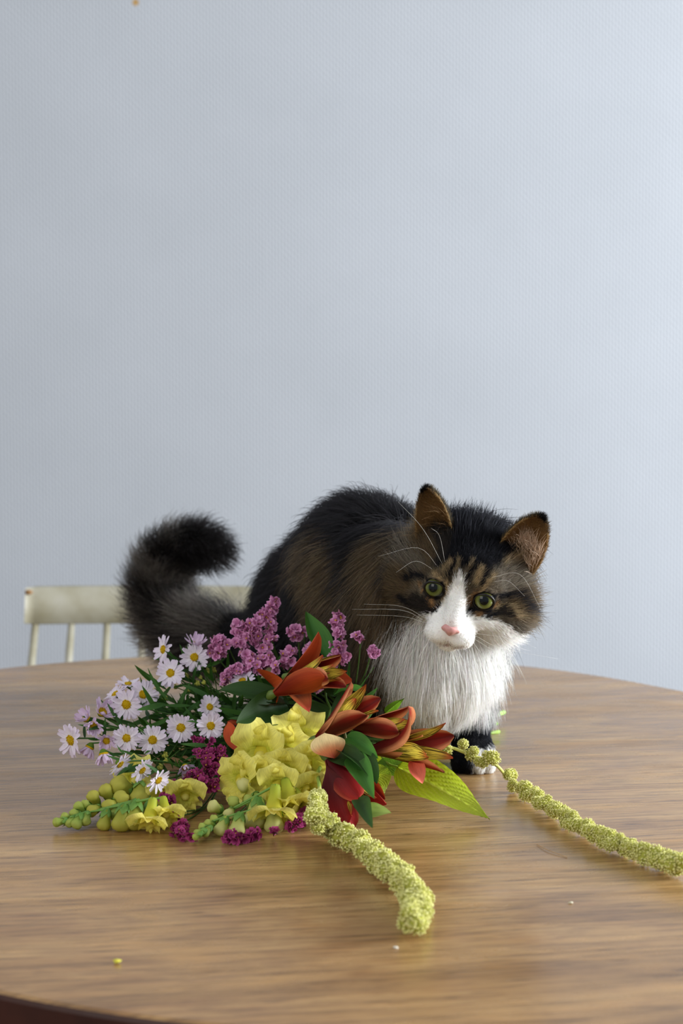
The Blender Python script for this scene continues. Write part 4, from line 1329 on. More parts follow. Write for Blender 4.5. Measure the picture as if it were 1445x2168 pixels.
STAT = [   # label, deep?, polyline strokes with floret counts and spread(px), hub
    ('tall pink statice sprig with a pointed tip standing above the bouquet', 0, [([(582, 1266), (574, 1300), (566, 1335)], 22, 9), ([(548, 1296), (562, 1306)], 6, 6)], (600, 1420)),
    ('broad pink statice cluster against the dark flank of the cat', 0, [([(490, 1322), (530, 1330), (575, 1350)], 26, 11), ([(545, 1320), (520, 1345), (560, 1365)], 22, 12), ([(500, 1352), (520, 1385)], 12, 10)], (580, 1450)),
    ('pink statice sprig trailing down the middle of the bouquet top', 0, [([(505, 1370), (525, 1400), (545, 1420)], 14, 9), ([(545, 1392), (575, 1405), (585, 1420)], 22, 12), ([(600, 1390), (612, 1400)], 8, 9)], (600, 1470)),
    ('single round pink statice tuft on a bare green stalk', 0, [([(618, 1332), (630, 1342)], 12, 10), ([(640, 1335), (645, 1337)], 3, 4)], (640, 1440)),
    ('upright pink statice spike beside the pointed green leaf', 0, [([(716, 1296), (714, 1325), (718, 1345)], 18, 8), ([(715, 1362), (724, 1385), (718, 1402)], 18, 9)], (715, 1470)),
    ('little pink statice tip leaning towards the bib of the cat', 0, [([(752, 1344), (764, 1352)], 6, 6)], (752, 1450)),
    ('outermost small pink statice tip in front of the white bib', 0, [([(786, 1381), (794, 1385)], 6, 5)], (760, 1450)),
    ('pink statice bunch next to the uppermost white asters', 0, [([(455, 1355), (470, 1372), (455, 1388)], 24, 12), ([(445, 1370), (480, 1362)], 6, 10)], (530, 1450)),
    ('pink statice sprig sinking into the green leaves above the asters', 0, [([(490, 1425), (515, 1425), (530, 1412)], 18, 11), ([(475, 1435), (500, 1440)], 6, 9)], (560, 1480)),
    ('pink statice sprig behind the orange alstroemeria', 0, [([(665, 1360), (660, 1385)], 8, 7), ([(600, 1385), (615, 1388)], 6, 8), ([(690, 1398), (705, 1405)], 14, 9)], (680, 1470)),
    ('small pink statice tuft hanging below the orange alstroemeria', 0, [([(655, 1468), (675, 1450), (690, 1440)], 18, 8)], (670, 1500)),
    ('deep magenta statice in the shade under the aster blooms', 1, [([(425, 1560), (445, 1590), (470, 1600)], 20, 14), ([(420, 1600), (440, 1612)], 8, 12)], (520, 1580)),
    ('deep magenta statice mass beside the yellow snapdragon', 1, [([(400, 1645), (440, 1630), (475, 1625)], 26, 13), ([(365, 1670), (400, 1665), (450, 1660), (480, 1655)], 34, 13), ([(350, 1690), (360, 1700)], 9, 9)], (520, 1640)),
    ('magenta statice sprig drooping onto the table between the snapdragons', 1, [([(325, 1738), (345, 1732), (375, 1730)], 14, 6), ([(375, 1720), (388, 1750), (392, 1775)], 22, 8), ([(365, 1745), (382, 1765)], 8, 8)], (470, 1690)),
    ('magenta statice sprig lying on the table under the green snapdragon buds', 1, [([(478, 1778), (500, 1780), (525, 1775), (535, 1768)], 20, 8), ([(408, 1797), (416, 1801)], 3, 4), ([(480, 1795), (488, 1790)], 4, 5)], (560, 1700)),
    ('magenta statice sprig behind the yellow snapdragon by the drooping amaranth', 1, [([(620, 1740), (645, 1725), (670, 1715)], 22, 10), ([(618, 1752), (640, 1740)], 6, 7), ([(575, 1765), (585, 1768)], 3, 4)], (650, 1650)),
]
for label, deep, strokes, hub in STAT:
    hb = Q(hub[0], hub[1], .085 if deep else .05, .012 if deep else .02)
    root = thing('statice_sprig', label, 'flower', (hb[0], hb[1], T), 'statice in the bouquet')
    main_stem(root, hb, .0010, lin(70, 96, 42))
    for pts, n, sp in strokes:
        line = catmull([Q(x, y) for x, y in pts] if len(pts) > 1 else [Q(*pts[0])] * 2, 12)
        line = [np.array([q[0], q[1], max(q[2], T + .005)]) for q in line]
        a, b = line[0], line[-1]
        endp = line[-1] if np.linalg.norm(line[-1] - hb) < np.linalg.norm(line[0] - hb) else line[0]
        MB().tube(line, .0005, 5, lin(84, 96, 50)).part('stem', M_green, root)
        branch(root, endp, hb, .0007, lin(70, 100, 44))
        for k in range(int(n * 1.55)):
            def gen(k, line=line, sp=sp, deep=deep):
                q = line[random.randrange(len(line))] + rng.normal(size=3) * sp / (FPX / 1.4) * .55 * (1 + .03 * k)
                q[2] = max(q[2], T + .004)
                d = img(rng.normal() * 1.0 - .1, -.35 + rng.normal() * .8, .35 + rng.random() * .6)
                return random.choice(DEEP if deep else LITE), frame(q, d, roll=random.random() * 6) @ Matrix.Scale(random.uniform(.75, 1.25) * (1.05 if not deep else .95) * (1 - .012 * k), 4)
            LATE.append(('floret', root, gen))

# ------------------------------------------------------------------ snapdragons
SY0, SY1, SG = lin(238, 222, 66), lin(250, 241, 136), lin(178, 196, 66)
def ruffle(seed, L, Wd, bend, g=0.0):
    pf = lambda s: .42 + .62 * math.sin(math.pi * min(1, .10 + .72 * s)) if s < .999 else .55
    return bmesh_of('petal', M_yellow, L, Wd, pf, 9, 8, bend=bend, cup=.35, wave=(.0030, 2.1), seed=seed,
                    col=lambda s, t: mixt(mixt(SG, SY0, .4 + s), SY1, s * (1 - g)))
UPPER = [ruffle(k, .019, .025, -1.5) for k in range(3)]
LOWER = [ruffle(5 + k, .017, .022, -1.9) for k in range(3)]
PUFF = MB().lathe([(.0006, 0), (.0045, .0025), (.0068, .008), (.0066, .013), (.0040, .0175), (.0006, .0192)], 14, None, lambda s: mixt(SY0, SY1, s)).mesh('throat', M_yellow)
TUBE = MB().lathe([(.0035, -.016), (.0042, -.014), (.0046, -.008), (.0058, -.002), (.0068, .003), (.0070, .004)], 14, None, lambda s: mixt(SG, SY0, s)).mesh('blossom', M_yellow)
SEPAL = bmesh_of('sepal', M_leaf, .0085, .0055, lance(.65), 5, 2, bend=.95, cup=.5, col=lambda s, t: mixt(lin(92, 140, 54), lin(150, 184, 92), .6 * s))
def bud_mesh(seed, c0, c1, fat):
    random.seed(seed)
    mb = MB(); n = 18; prof = [(.34, 0), (.56, .10), (.66, .26), (.70, .42), (.82, .56), (1.0, .70), (1.0, .82), (.74, .94), (.16, 1.0)]
    vs_, fs, cs = [], [], []
    for i, (r, z) in enumerate(prof):
        for k in range(n):
            a = 2 * math.pi * k / n
            rr = r * (1 - .30 * math.exp(-((math.sin(a)) / .28) ** 2) * sst(z, .5, .95)) * (1 + .10 * math.cos(2 * a + .4) * z + .05 * math.sin(3 * a + seed))
            vs_.append((rr * math.cos(a) * .0056 * fat, rr * math.sin(a) * .0056 * fat, z * .0165)); cs.append(mixt(c0, c1, z))
    for i in range(len(prof) - 1):
        for k in range(n): fs.append((i * n + k, i * n + (k + 1) % n, (i + 1) * n + (k + 1) % n, (i + 1) * n + k))
    fs += [tuple(range(n))[::-1], tuple((len(prof) - 1) * n + k for k in range(n))]
    return mb.add(vs_, fs, cs).mesh('bud', M_yellow)
YBUD = [bud_mesh(k, SG, lin(238, 232, 158), 1.0 + .08 * k) for k in range(2)]
GBUD = [bud_mesh(k + 9, lin(122, 166, 62), lin(204, 212, 106), .95 + .1 * k) for k in range(2)]
DBUD = [bud_mesh(k + 19, lin(146, 158, 50), lin(214, 206, 92), 1.05) for k in range(2)]
random.seed(5)
def snap_bud(root, px, py, size, d, meshes, dY=0.0, stem=None):
    c = Q(px, py, dY, .008); s = size / (FPX / c[1]) / .0165
    d = Vector(d).normalized(); base = Vector(c) - d * (.0082 * s)
    if base.z < T + .004: base.z = T + .004
    M = frame(base, d, roll=random.random() * 6) @ Matrix.Scale(s, 4)
    b = place('bud', random.choice(meshes), M, root)
    for k in range(5):
        Ms = M @ Matrix.Rotation(2 * math.pi * k / 5 + .3, 4, 'Z') @ Matrix.Translation((0, .0016, -.0008)) @ Matrix.Rotation(R(38), 4, 'X') @ Matrix.Scale(random.uniform(.9, 1.15), 4)
        place('sepal', SEPAL, Ms, b)
    base = base + Vector((0, 0, settle(b)))
    if stem is not None: branch(root, base, stem[near(stem, base)], .0009, lin(120, 160, 70), 0)
def snap_blossom(root, px, py, size, d, up, dY=0.0, stem=None, tube=1.0, col=None):
    c = Q(px, py, dY, .012); s = size / (FPX / c[1]) / .032
    M = orient(c, Vector(up), Vector(d))             # local Z = facing, Y = up
    z = Vector(d).normalized(); y = (Vector(up) - z * Vector(up).dot(z)).normalized(); x = y.cross(z)
    M = Matrix((x, y, z)).transposed().to_4x4(); M.translation = Vector(c); M = M @ Matrix.Scale(s, 4)
    b = place('blossom', TUBE, M, root)
    for sx in (-1, 1):                               # two upright back lobes
        place('petal', random.choice(UPPER), M @ Matrix.Translation((sx * .0032, .0040, .002)) @ Matrix.Rotation(-sx * R(26), 4, 'Z') @ Matrix.Rotation(R(58), 4, 'X') @ Matrix.Scale(random.uniform(.9, 1.1), 4), b)
    for a in (-42, 0, 42):                           # three lower lobes, turned down
        place('petal', random.choice(LOWER), M @ Matrix.Rotation(math.pi + R(a), 4, 'Z') @ Matrix.Translation((0, .0036, .0025)) @ Matrix.Rotation(R(66), 4, 'X') @ Matrix.Scale(random.uniform(.85, 1.05), 4), b)
    place('throat', PUFF, M @ Matrix.Translation((0, -.0015, -.004)) @ Matrix.Scale(.62, 4), b)
    for k in range(5):
        place('sepal', SEPAL, M @ Matrix.Rotation(2 * math.pi * k / 5, 4, 'Z') @ Matrix.Translation((0, .0036, -.016)) @ Matrix.Rotation(R(70), 4, 'X'), b)
    M = Matrix.Translation((0, 0, settle(b))) @ M
    if stem is not None: branch(root, M @ Vector((0, 0, -.016)), stem[near(stem, M @ Vector((0, 0, -.016)))], .0011, lin(120, 160, 70), 0)
# forward snapdragon
sroot = thing('snapdragon_stem', 'pale yellow snapdragon spike with ruffled open blossoms and green bud tip', 'flower', tuple(Q(600, 1650)[:2]) + (T,), 'snapdragons in the bouquet')
sp_pts = [Q(424, 1768, .012, .008), Q(470, 1732, .03), Q(530, 1690, .035), Q(610, 1630, .03), Q(670, 1588, .05)] + bundle(Q(670, 1588, .05), cut_end(0))
sps = clear_of_cat(catmull(sp_pts, 60), .0024)
MB().tube(sps, list(np.linspace(.0014, .0026, 61)), 9, lin(168, 206, 104)).part('stem', M_green, sroot)
for (px, py, size, d, up, dY) in [
    (628, 1566, 92, img(.15, -.55, .8), img(0, -1, .1), .015), (556, 1598, 100, img(-.35, -.25, .9), img(.1, -1, 0), -.005), (644, 1622, 88, img(.55, -.05, .8), img(0, -1, 0), .0),
    (598, 1630, 84, img(.1, .1, 1), img(.1, -1, 0), -.012), (640, 1672, 80, img(.45, .3, .75), img(.2, -.9, 0), -.002), (586, 1662, 74, img(.1, .0, 1), img(0, -1, 0), -.028),
    (604, 1596, 80, img(-.1, -.5, .8), img(.2, -1, 0), .012), (560, 1644, 72, img(-.2, .1, 1), img(0, -1, 0), -.014), (640, 1706, 70, img(.5, .5, .6), img(.2, -.7, .5), -.006),
    (514, 1652, 80, img(-.5, -.2, .8), img(0, -1, 0), -.008), (612, 1704, 90, img(.2, .75, .6), img(0, -.3, 1), -.012), (580, 1722, 88, img(-.05, .85, .5), img(0, -.3, 1), -.016)]:
    snap_blossom(sroot, px, py, size, d, up, dY, sps)
for (px, py, size, d, ms) in [(541, 1722, 68, img(-.15, 1, .35), YBUD), (580, 1735, 62, img(.05, 1, .3), YBUD), (517, 1668, 44, img(-.1, -.8, .6), YBUD), (504, 1748, 52, img(-.15, .9, .4), YBUD), (486, 1720, 34, img(-.2, .2, .9), YBUD),
                              (470, 1748, 44, img(-.4, .8, .4), YBUD), (457, 1710, 38, img(-.7, -.5, .5), YBUD), (495, 1700, 36, img(-.1, -.6, .8), GBUD), (525, 1695, 40, img(.2, -.3, .9), GBUD), (545, 1690, 42, img(.3, .2, .8), GBUD),
                              (438, 1762, 30, img(-.6, .5, .5), GBUD), (424, 1768, 30, img(-.9, .35, .3), GBUD), (445, 1745, 28, img(-.7, -.3, .5), GBUD), (432, 1752, 26, img(-.8, -.2, .5), GBUD), (418, 1778, 24, img(-1, .5, .2), GBUD), (455, 1735, 28, img(-.3, -.3, .8), GBUD)]:
    snap_bud(sroot, px, py, size, d, ms, -.008, sps)
# side snapdragon lying on the table
s2 = thing('snapdragon_stem', 'closed green yellow snapdragon spike lying flat on the table', 'flower', tuple(Q(300, 1700)[:2]) + (T,), 'snapdragons in the bouquet')
sps2 = catmull([PT(122, 1736, .008), PT(170, 1722, .008), Q(240, 1706, .03), Q(320, 1686, .035), Q(420, 1650, .05), Q(600, 1600, .07)] + bundle(Q(600, 1600, .07), cut_end(1)), 60)
sps2 = clear_of_cat(sps2, .0022)
MB().tube(sps2, list(np.linspace(.0013, .0022, 61)), 9, lin(130, 166, 72)).part('stem', M_green, s2)
for (px, py, size, d, ms) in [(128, 1740, 34, img(-1, .1, .3), GBUD), (142, 1732, 30, img(-.6, -.5, .4), GBUD), (150, 1738, 30, img(-.5, .5, .5), GBUD), (165, 1738, 36, img(-.3, .7, .5), GBUD), (170, 1712, 34, img(-.5, -.8, .3), GBUD),
                              (182, 1732, 34, img(-.1, .6, .7), GBUD), (160, 1722, 30, img(-.5, -.2, .7), GBUD), (200, 1692, 40, img(-.3, -.8, .4), DBUD), (200, 1714, 38, img(-.4, .1, .8), DBUD), (222, 1736, 46, img(-.2, .9, .3), DBUD),
                              (235, 1705, 46, img(-.3, .0, .9), DBUD), (228, 1680, 44, img(-.4, -.7, .3), DBUD), (256, 1692, 46, img(.1, -.5, .8), DBUD), (184, 1705, 32, img(-.4, -.4, .6), GBUD),
                              (258, 1740, 58, img(-.2, .9, .4), DBUD), (285, 1735, 66, img(-.05, .9, .5), DBUD), (262, 1668, 62, img(-.7, -.5, .4), DBUD), (295, 1680, 60, img(.0, .6, .8), DBUD), (270, 1715, 46, img(-.2, .3, .9), GBUD),
                              (320, 1725, 60, img(.1, .8, .5), DBUD), (245, 1720, 36, img(-.2, .6, .8), GBUD)]:
    snap_bud(s2, px, py, size, d, ms, 0.0, sps2)
for (px, py, size, d, up, dY) in [(288, 1655, 74, img(-.2, -.6, .7), img(-.3, -.9, 0), .03), (318, 1752, 74, img(-.1, .75, .5), img(0, -.4, .9), .0), (350, 1742, 66, img(.2, .6, .6), img(0, -.5, .8), .005), (392, 1688, 70, img(.1, .3, .8), img(0, -1, 0), .01), (345, 1700, 66, img(.1, .2, .8), img(0, -1, 0), .02)]:
    snap_blossom(s2, px, py, size, d, up, dY, sps2)

# ------------------------------------------------------------------ alstroemeria
RD, RO, RS, RY = lin(88, 9, 11), lin(142, 30, 18), lin(226, 148, 100), lin(212, 190, 70)
def tepal(seed, L, Wd, bend, kind):
    def colf(s, t):
        e = abs(t)
        if kind == 'outer':
            c = mixt(RD, RO, sst(s, .35, 1.0) * .8 + .2 * sst(e, .2, .6)); c = mixt(c, RS, sst(e, .46, .95) * sst(s, .12, .45))
            c = mixt(c, RD, math.exp(-(t / .16) ** 2) * .75); return mixt(c, lin(80, 16, 18), sst(s, .88, 1.0) * (1 - e * .5))
        if kind == 'dark':
            c = mixt(lin(82, 10, 14), lin(146, 30, 28), sst(s, .2, .9)); return mixt(c, lin(196, 96, 70), sst(e, .75, 1.0) * .6)
        if kind == 'pale':
            return mixt(mixt(RO, lin(232, 190, 120), sst(s, .25, .9)), lin(236, 200, 140), sst(e, .4, 1) * .7)
        if kind == 'orange':
            c = mixt(lin(122, 30, 12), lin(172, 62, 22), sst(s, .2, .8)); return mixt(c, lin(200, 100, 54), sst(e, .65, 1.0) * .6)
        c = mixt(RO, RY, sst(s, .12, .35)); c = mixt(c, lin(192, 70, 40), sst(s, .80, 1.0)); return c
    pf = (lambda s: .20 + .80 * math.sin(math.pi * min(1, s) ** 1.25) ** .75 if s < .995 else .10) if kind != 'inner' else (lambda s: .16 + .84 * math.sin(math.pi * min(1, s) ** 1.35) ** .9 if s < .995 else .06)
    return bmesh_of('petal', M_streak if kind == 'inner' else M_red, L, Wd, pf, 14, 12, bend=bend, bendpow=1.6, cup=.45, wave=(.0008, 1.2), seed=seed, col=colf)
TEP = {k: [tepal(i, .056, w_, b, k) for i, b in enumerate((-.12, -.45, -1.15))] for k, w_ in (('outer', .0185), ('dark', .0185), ('pale', .020), ('orange', .0185), ('inner', .012))}
OVARY = MB().lathe([(.0015, -.008), (.0030, -.006), (.0034, -.001), (.0024, .003), (.0010, .004)], 10, None, lin(96, 116, 48)).mesh('flower', M_green)
def alstro(root, base, tip, kinds, open_=1.0, roll=0.0, stem=None, length=None, zref=None):
    b, t = np.array(base), np.array(tip); d = t - b; Ln = np.linalg.norm(d); s = Ln / .050
    M = frame(b, d, zref if zref is not None else (0, 0, 1), roll=roll) @ Matrix.Scale(s, 4)
    fl = place('flower', OVARY, M, root)
    for k, kd in enumerate(kinds):
        if kd is None: continue
        kd, cv, el = kd
        a = 2 * math.pi * k / len(kinds)
        Mp = M @ Matrix.Rotation(a, 4, 'Z') @ Matrix.Translation((0, .0016, .001)) @ Matrix.Rotation(R(90 - el * open_), 4, 'X') @ Matrix.Rotation(random.uniform(-.08, .08), 4, 'Y')
        place('petal', TEP[kd][cv], Mp, fl)
    M = Matrix.Translation((0, 0, settle(fl))) @ M
    for k in range(3):
        a = k * 2.1 + .5
        p0 = M @ Vector((0, 0, .002)); p1 = M @ Vector((.004 * math.cos(a), .004 * math.sin(a), .028)); p2 = M @ Vector((.007 * math.cos(a), .007 * math.sin(a), .040))
        MB().tube(catmull([p0, p1, p2], 5), [.0004] * 5 + [.0010], 5, lin(196, 120, 70)).part('stamen', M_red, fl)
    if stem is not None: branch(root, M @ Vector((0, 0, -.007)), stem, .0013, lin(96, 96, 48), 0)
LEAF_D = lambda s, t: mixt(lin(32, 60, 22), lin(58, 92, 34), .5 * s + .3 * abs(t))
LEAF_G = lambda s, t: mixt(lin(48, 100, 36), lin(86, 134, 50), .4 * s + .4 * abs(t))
LEAF_P = lambda s, t: mixt(lin(110, 138, 62), lin(160, 178, 92), s)
def leaf_at(root, base, tip, width, col=LEAF_G, up=(0, -.5, .85), bend=.5, cup=.3, twist=0.0, wave=(.0012, 1.1), p=.8, mat=None, name='leaf', label=None, vfold=.25):
    b, t = np.array(base), np.array(tip); L = np.linalg.norm(t - b) * (1 + bend * bend / 24)
    v, f, c, uv = blade(L, width, lance(p), 16, 8, bend=bend, cup=cup, wave=wave, twist=twist, col=col, vfold=vfold, seed=random.random() * 6)
    tipv = Vector(v[16 * 9 + 4]); 
    M = orient(b, t - b, up)
    ang = math.atan2(tipv.z, tipv.y)
    M = M @ Matrix.Rotation(-ang, 4, 'X') @ Matrix.Scale(np.linalg.norm(t - b) / tipv.length, 4)
    o = place(name, MB().add(v, f, c, uv).mesh(name, mat or M_leaf), M, root); settle(o)
    return o
O = lambda cv, el: ('outer', cv, el)
I = lambda cv, el: ('inner', cv, el)
# stem with the orange bloom at the top of the bouquet
a1 = thing('alstroemeria_stem', 'orange alstroemeria with dark olive leaves among the pink statice', 'flower', tuple(Q(640, 1470)[:2]) + (T,), 'alstroemerias in the bouquet')
h1 = Q(600, 1485, .05); st1 = main_stem(a1, h1, .0018)
alstro(a1, P(575, 1470, 1.395), P(694, 1412, 1.365), [('orange', 0, 14), ('inner', 0, 8), ('orange', 1, 12), ('inner', 0, 9), ('orange', 1, 15), ('inner', 0, 9)], 1.0, .4, h1)
alstro(a1, P(612, 1432, 1.385), P(706, 1428, 1.355), [('outer', 0, 12), ('inner', 0, 8), ('outer', 0, 14), ('inner', 0, 8), ('outer', 0, 12), None], 1.0, 2.2, h1)
leaf_at(a1, Q(600, 1448, -.004), Q(654, 1508, -.02), .022, lambda s, t: mixt(lin(170, 84, 34), mixt(lin(190, 104, 62), lin(160, 54, 40), sst(s, .6, 1)), s), (.4, -.9, .3), -.7, .3, mat=M_red, name='petal', p=.95)
leaf_at(a1, Q(578, 1455, .0), Q(598, 1440, -.024), .038, lambda s, t: mixt(lin(172, 62, 20), lin(196, 84, 34), s), (-.2, -.9, .2), -.5, .3, mat=M_red, name='petal', p=.7)
leaf_at(a1, Q(612, 1492, .005), Q(462, 1462, -.01), .022, LEAF_D, (0, -.6, .8), -.6, .25)
leaf_at(a1, Q(610, 1496, .01), Q(500, 1530, -.018), .034, LEAF_D, (0, -.9, .4), -.3, .25)
leaf_at(a1, Q(606, 1490, .0), Q(520, 1495, -.012), .016, lambda s, t: mixt(lin(52, 54, 28), lin(86, 66, 40), s), (0, -.5, .8), -.4, .4)
leaf_at(a1, Q(593, 1424, .004), Q(552, 1436, .0), .014, lambda s, t: mixt(lin(160, 170, 110), lin(186, 190, 140), s), (0, -.6, .7), 1.0, .6)
# pointed leaf standing up and blooms over the middle
a2 = thing('alstroemeria_stem', 'red and yellow alstroemeria with a tall pointed green leaf', 'flower', tuple(Q(700, 1530)[:2]) + (T,), 'alstroemerias in the bouquet')
h2 = Q(672, 1575, .035); st2 = main_stem(a2, h2, .0020)
leaf_at(a2, Q(696, 1402, .0), Q(647, 1293, -.005), .024, LEAF_G, (.5, -.85, .1), .35, .2, vfold=.35)
branch(a2, Q(696, 1402, .0), Q(700, 1500, .03), .0011); branch(a2, Q(700, 1500, .03), h2, .0013)
leaf_at(a2, Q(708, 1475, .002), Q(700, 1420, -.012), .017, LEAF_D, (-.2, -.95, .1), .3, .2)
leaf_at(a2, Q(706, 1470, .0), Q(772, 1463, -.01), .012, LEAF_G, (0, -.6, .8), -.5, .2)
alstro(a2, P(666, 1566, 1.345), P(764, 1488, 1.315), [O(0, 11), I(0, 8), O(0, 12), I(0, 9), O(0, 12), I(0, 8)], 1.0, .9, h2)
leaf_at(a2, P(688, 1552, 1.305), P(706, 1606, 1.285), .030, lambda s, t: mixt(mixt(lin(240, 210, 150), lin(206, 120, 70), sst(s, .25, .7)), lin(150, 44, 30), sst(s, .6, 1.0) * (1 - .5 * abs(t))), (.2, -1, .3), -.4, -.35, mat=M_red, name='petal', p=.62, vfold=0)
leaf_at(a2, Q(560, 1545, .04), Q(480, 1528, .012), .015, lambda s, t: mixt(lin(170, 70, 34), lin(110, 26, 20), abs(t)), (0, -.8, .5), -.7, .3, mat=M_red, name='petal')
leaf_at(a2, Q(508, 1590, -.005), Q(482, 1528, -.012), .014, lambda s, t: mixt(lin(150, 48, 24), lin(196, 84, 40), s), (-.3, -.9, .2), -.4, .3, mat=M_red, name='petal')
# pair of red blooms pointing to the bib
a3 = thing('alstroemeria_stem', 'pair of red alstroemeria trumpets with yellow striped throats in front of the bib', 'flower', tuple(Q(800, 1570)[:2]) + (T,), 'alstroemerias in the bouquet')
h3 = Q(735, 1580, .03); st3 = main_stem(a3, h3, .0020)
alstro(a3, P(742, 1540, 1.345), P(850, 1536, 1.315), [O(0, 11), I(0, 4), O(0, 12), I(0, 4), O(0, 12), I(0, 4)], 1.0, .2, h3)
alstro(a3, P(772, 1590, 1.33), P(925, 1578, 1.30), [O(0, 14), I(0, 9), O(0, 15), I(0, 10), O(2, 12), I(1, 12)], 1.0, .9, h3, zref=(0, -.3, 1))
leaf_at(a3, P(872, 1612, 1.30), P(893, 1660, 1.285), .014, lambda s, t: mixt(lin(196, 72, 48), lin(226, 120, 96), s), (.3, -1, 0), -.5, .3, mat=M_red, name='petal')
# drooping dark red bloom
a4 = thing('alstroemeria_stem', 'dark red alstroemeria hanging down over the pale green amaranth tassel', 'flower', tuple(Q(720, 1640)[:2]) + (T,), 'alstroemerias in the bouquet')
h4 = Q(690, 1600, .03); st4 = main_stem(a4, h4, .0018)
D_ = lambda cv, el: ('dark', cv, el)
alstro(a4, P(690, 1618, 1.300), P(766, 1720, 1.255), [D_(0, 12), I(0, 6), D_(0, 13), I(0, 8), D_(0, 13), I(0, 8)], 1.0, 1.2, h4)
leaf_at(a4, P(690, 1620, 1.285), P(738, 1744, 1.245), .026, lambda s, t: mixt(lin(78, 14, 14), lin(140, 26, 26), sst(s, .3, .9)), (-.1, -1, .25), -.25, .3, mat=M_red, name='petal', p=1.5)
leaf_at(a4, P(730, 1632, 1.30), P(815, 1692, 1.27), .015, lambda s, t: mixt(lin(120, 22, 18), lin(190, 90, 40), sst(abs(t), .3, 1)), (0, -.8, .5), -.3, .3, mat=M_red, name='petal', p=1.2)
for (b, t, w_, cf) in [((722, 1590), (798, 1660), .026, LEAF_D), ((745, 1600), (792, 1690), .020, LEAF_G), ((735, 1560), (800, 1605), .016, LEAF_G), ((760, 1690), (788, 1752), .014, LEAF_D), ((770, 1720), (828, 1722), .012, LEAF_P), ((700, 1600), (790, 1640), .022, LEAF_D)]:
    leaf_at(a4, Q(*b, .0), Q(*t, -.02), w_, cf, (random.uniform(-.3, .3), -.7, .6), -.5, .25)
# shaded leaf mass in the heart of the bouquet
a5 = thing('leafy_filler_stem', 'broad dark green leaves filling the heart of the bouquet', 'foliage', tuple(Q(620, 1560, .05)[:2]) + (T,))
h5 = Q(690, 1570, .06); main_stem(a5, h5, .0018)
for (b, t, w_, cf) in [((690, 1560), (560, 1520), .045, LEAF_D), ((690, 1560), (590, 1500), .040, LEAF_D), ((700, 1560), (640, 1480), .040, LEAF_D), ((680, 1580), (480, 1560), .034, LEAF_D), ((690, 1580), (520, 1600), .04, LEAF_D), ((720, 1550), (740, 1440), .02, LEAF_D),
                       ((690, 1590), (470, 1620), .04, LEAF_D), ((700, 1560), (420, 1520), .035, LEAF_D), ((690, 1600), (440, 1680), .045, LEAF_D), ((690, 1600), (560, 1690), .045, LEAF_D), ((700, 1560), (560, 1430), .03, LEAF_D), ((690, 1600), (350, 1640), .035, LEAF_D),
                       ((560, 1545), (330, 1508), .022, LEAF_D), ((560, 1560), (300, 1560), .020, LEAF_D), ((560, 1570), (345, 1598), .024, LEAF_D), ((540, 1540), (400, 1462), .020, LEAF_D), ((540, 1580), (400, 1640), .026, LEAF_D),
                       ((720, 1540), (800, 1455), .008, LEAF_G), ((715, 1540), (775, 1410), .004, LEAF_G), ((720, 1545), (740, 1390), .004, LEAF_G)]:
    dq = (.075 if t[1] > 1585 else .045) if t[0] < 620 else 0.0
    def gen(k, b=b, t=t, w_=w_, cf=cf, dq=dq):
        p0, p1 = Q(*b, .058 + dq * .4 + abs(rng.normal()) * .0025 * k), Q(*t, .032 + dq + rng.normal() * .003 * k) + rng.normal(size=3) * .0012 * k
        wk = w_ * (1 - .018 * k); L = np.linalg.norm(p1 - p0)
        v, f, c, uv = blade(L, wk, lance(.8), 16, 8, bend=-.3, cup=.2, wave=(.0012, 1.1), col=cf, vfold=.25, seed=random.random() * 6)
        tv = Vector(v[16 * 9 + 4])
        M = orient(p0, p1 - p0, (random.uniform(-.4, .4), -.7, .6)) @ Matrix.Rotation(-math.atan2(tv.z, tv.y), 4, 'X')
        vw = np.array([M @ Vector(q) for q in v]); vw[:, 2] += max(0, T + .001 - vw[:, 2].min())
        vw += (np.array([0, -1.0, 0]) * max(0, .002 - float(body_sdf(vw).min())))
        return MB().add(vw, f, c, uv)
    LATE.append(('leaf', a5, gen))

# ------------------------------------------------------------------ amaranth
def cluster_mesh(seed):
    r_ = np.random.default_rng(seed); mb = MB()
    ico = bmesh.new(); bmesh.ops.create_icosphere(ico, subdivisions=2, radius=1.0)
    vv = np.array([q.co[:] for q in ico.verts]); ff = [tuple(x.index for x in q.verts) for q in ico.faces]; ico.free()
    ic1 = bmesh.new(); bmesh.ops.create_icosphere(ic1, subdivisions=1, radius=1.0)
    v1 = np.array([q.co[:] for q in ic1.verts]); f1 = [tuple(x.index for x in q.verts) for q in ic1.faces]; ic1.free()
    c_in, c_a, c_b = lin(176, 176, 76), lin(220, 216, 122), lin(242, 238, 168)
    mb.add(vv * .0078 * (1 + .06 * r_.normal(size=(len(vv), 1))), ff, [c_in] * len(vv))
    n = 120
    for k in range(n):
        z = 1 - 2 * (k + .5) / n; a = k * 2.39996; rr = math.sqrt(1 - z * z)
        d = np.array([rr * math.cos(a), rr * math.sin(a), z]) + r_.normal(size=3) * .12; d /= np.linalg.norm(d)
        rad = r_.uniform(.0008, .0014); pos = d * r_.uniform(.0076, .0098)
        mb.add(v1[:] * rad * (1 + .2 * r_.normal(size=(len(v1), 1))) + pos, f1, [mixt(c_a, c_b, r_.random())] * len(v1))
        if k % 2 == 0:                       # bristly bracts
            e = pos + d * .0022 + r_.normal(size=3) * .0006; sd = unit(np.cross(d, [.3, .5, .8])) * .00022
            mb.add([pos - sd, pos + sd, e], [(0, 1, 2)], [c_a, c_a, c_b])
    return mb.mesh('flower_cluster', M_amar)
CLUS = [cluster_mesh(k) for k in range(5)]
random.seed(3)
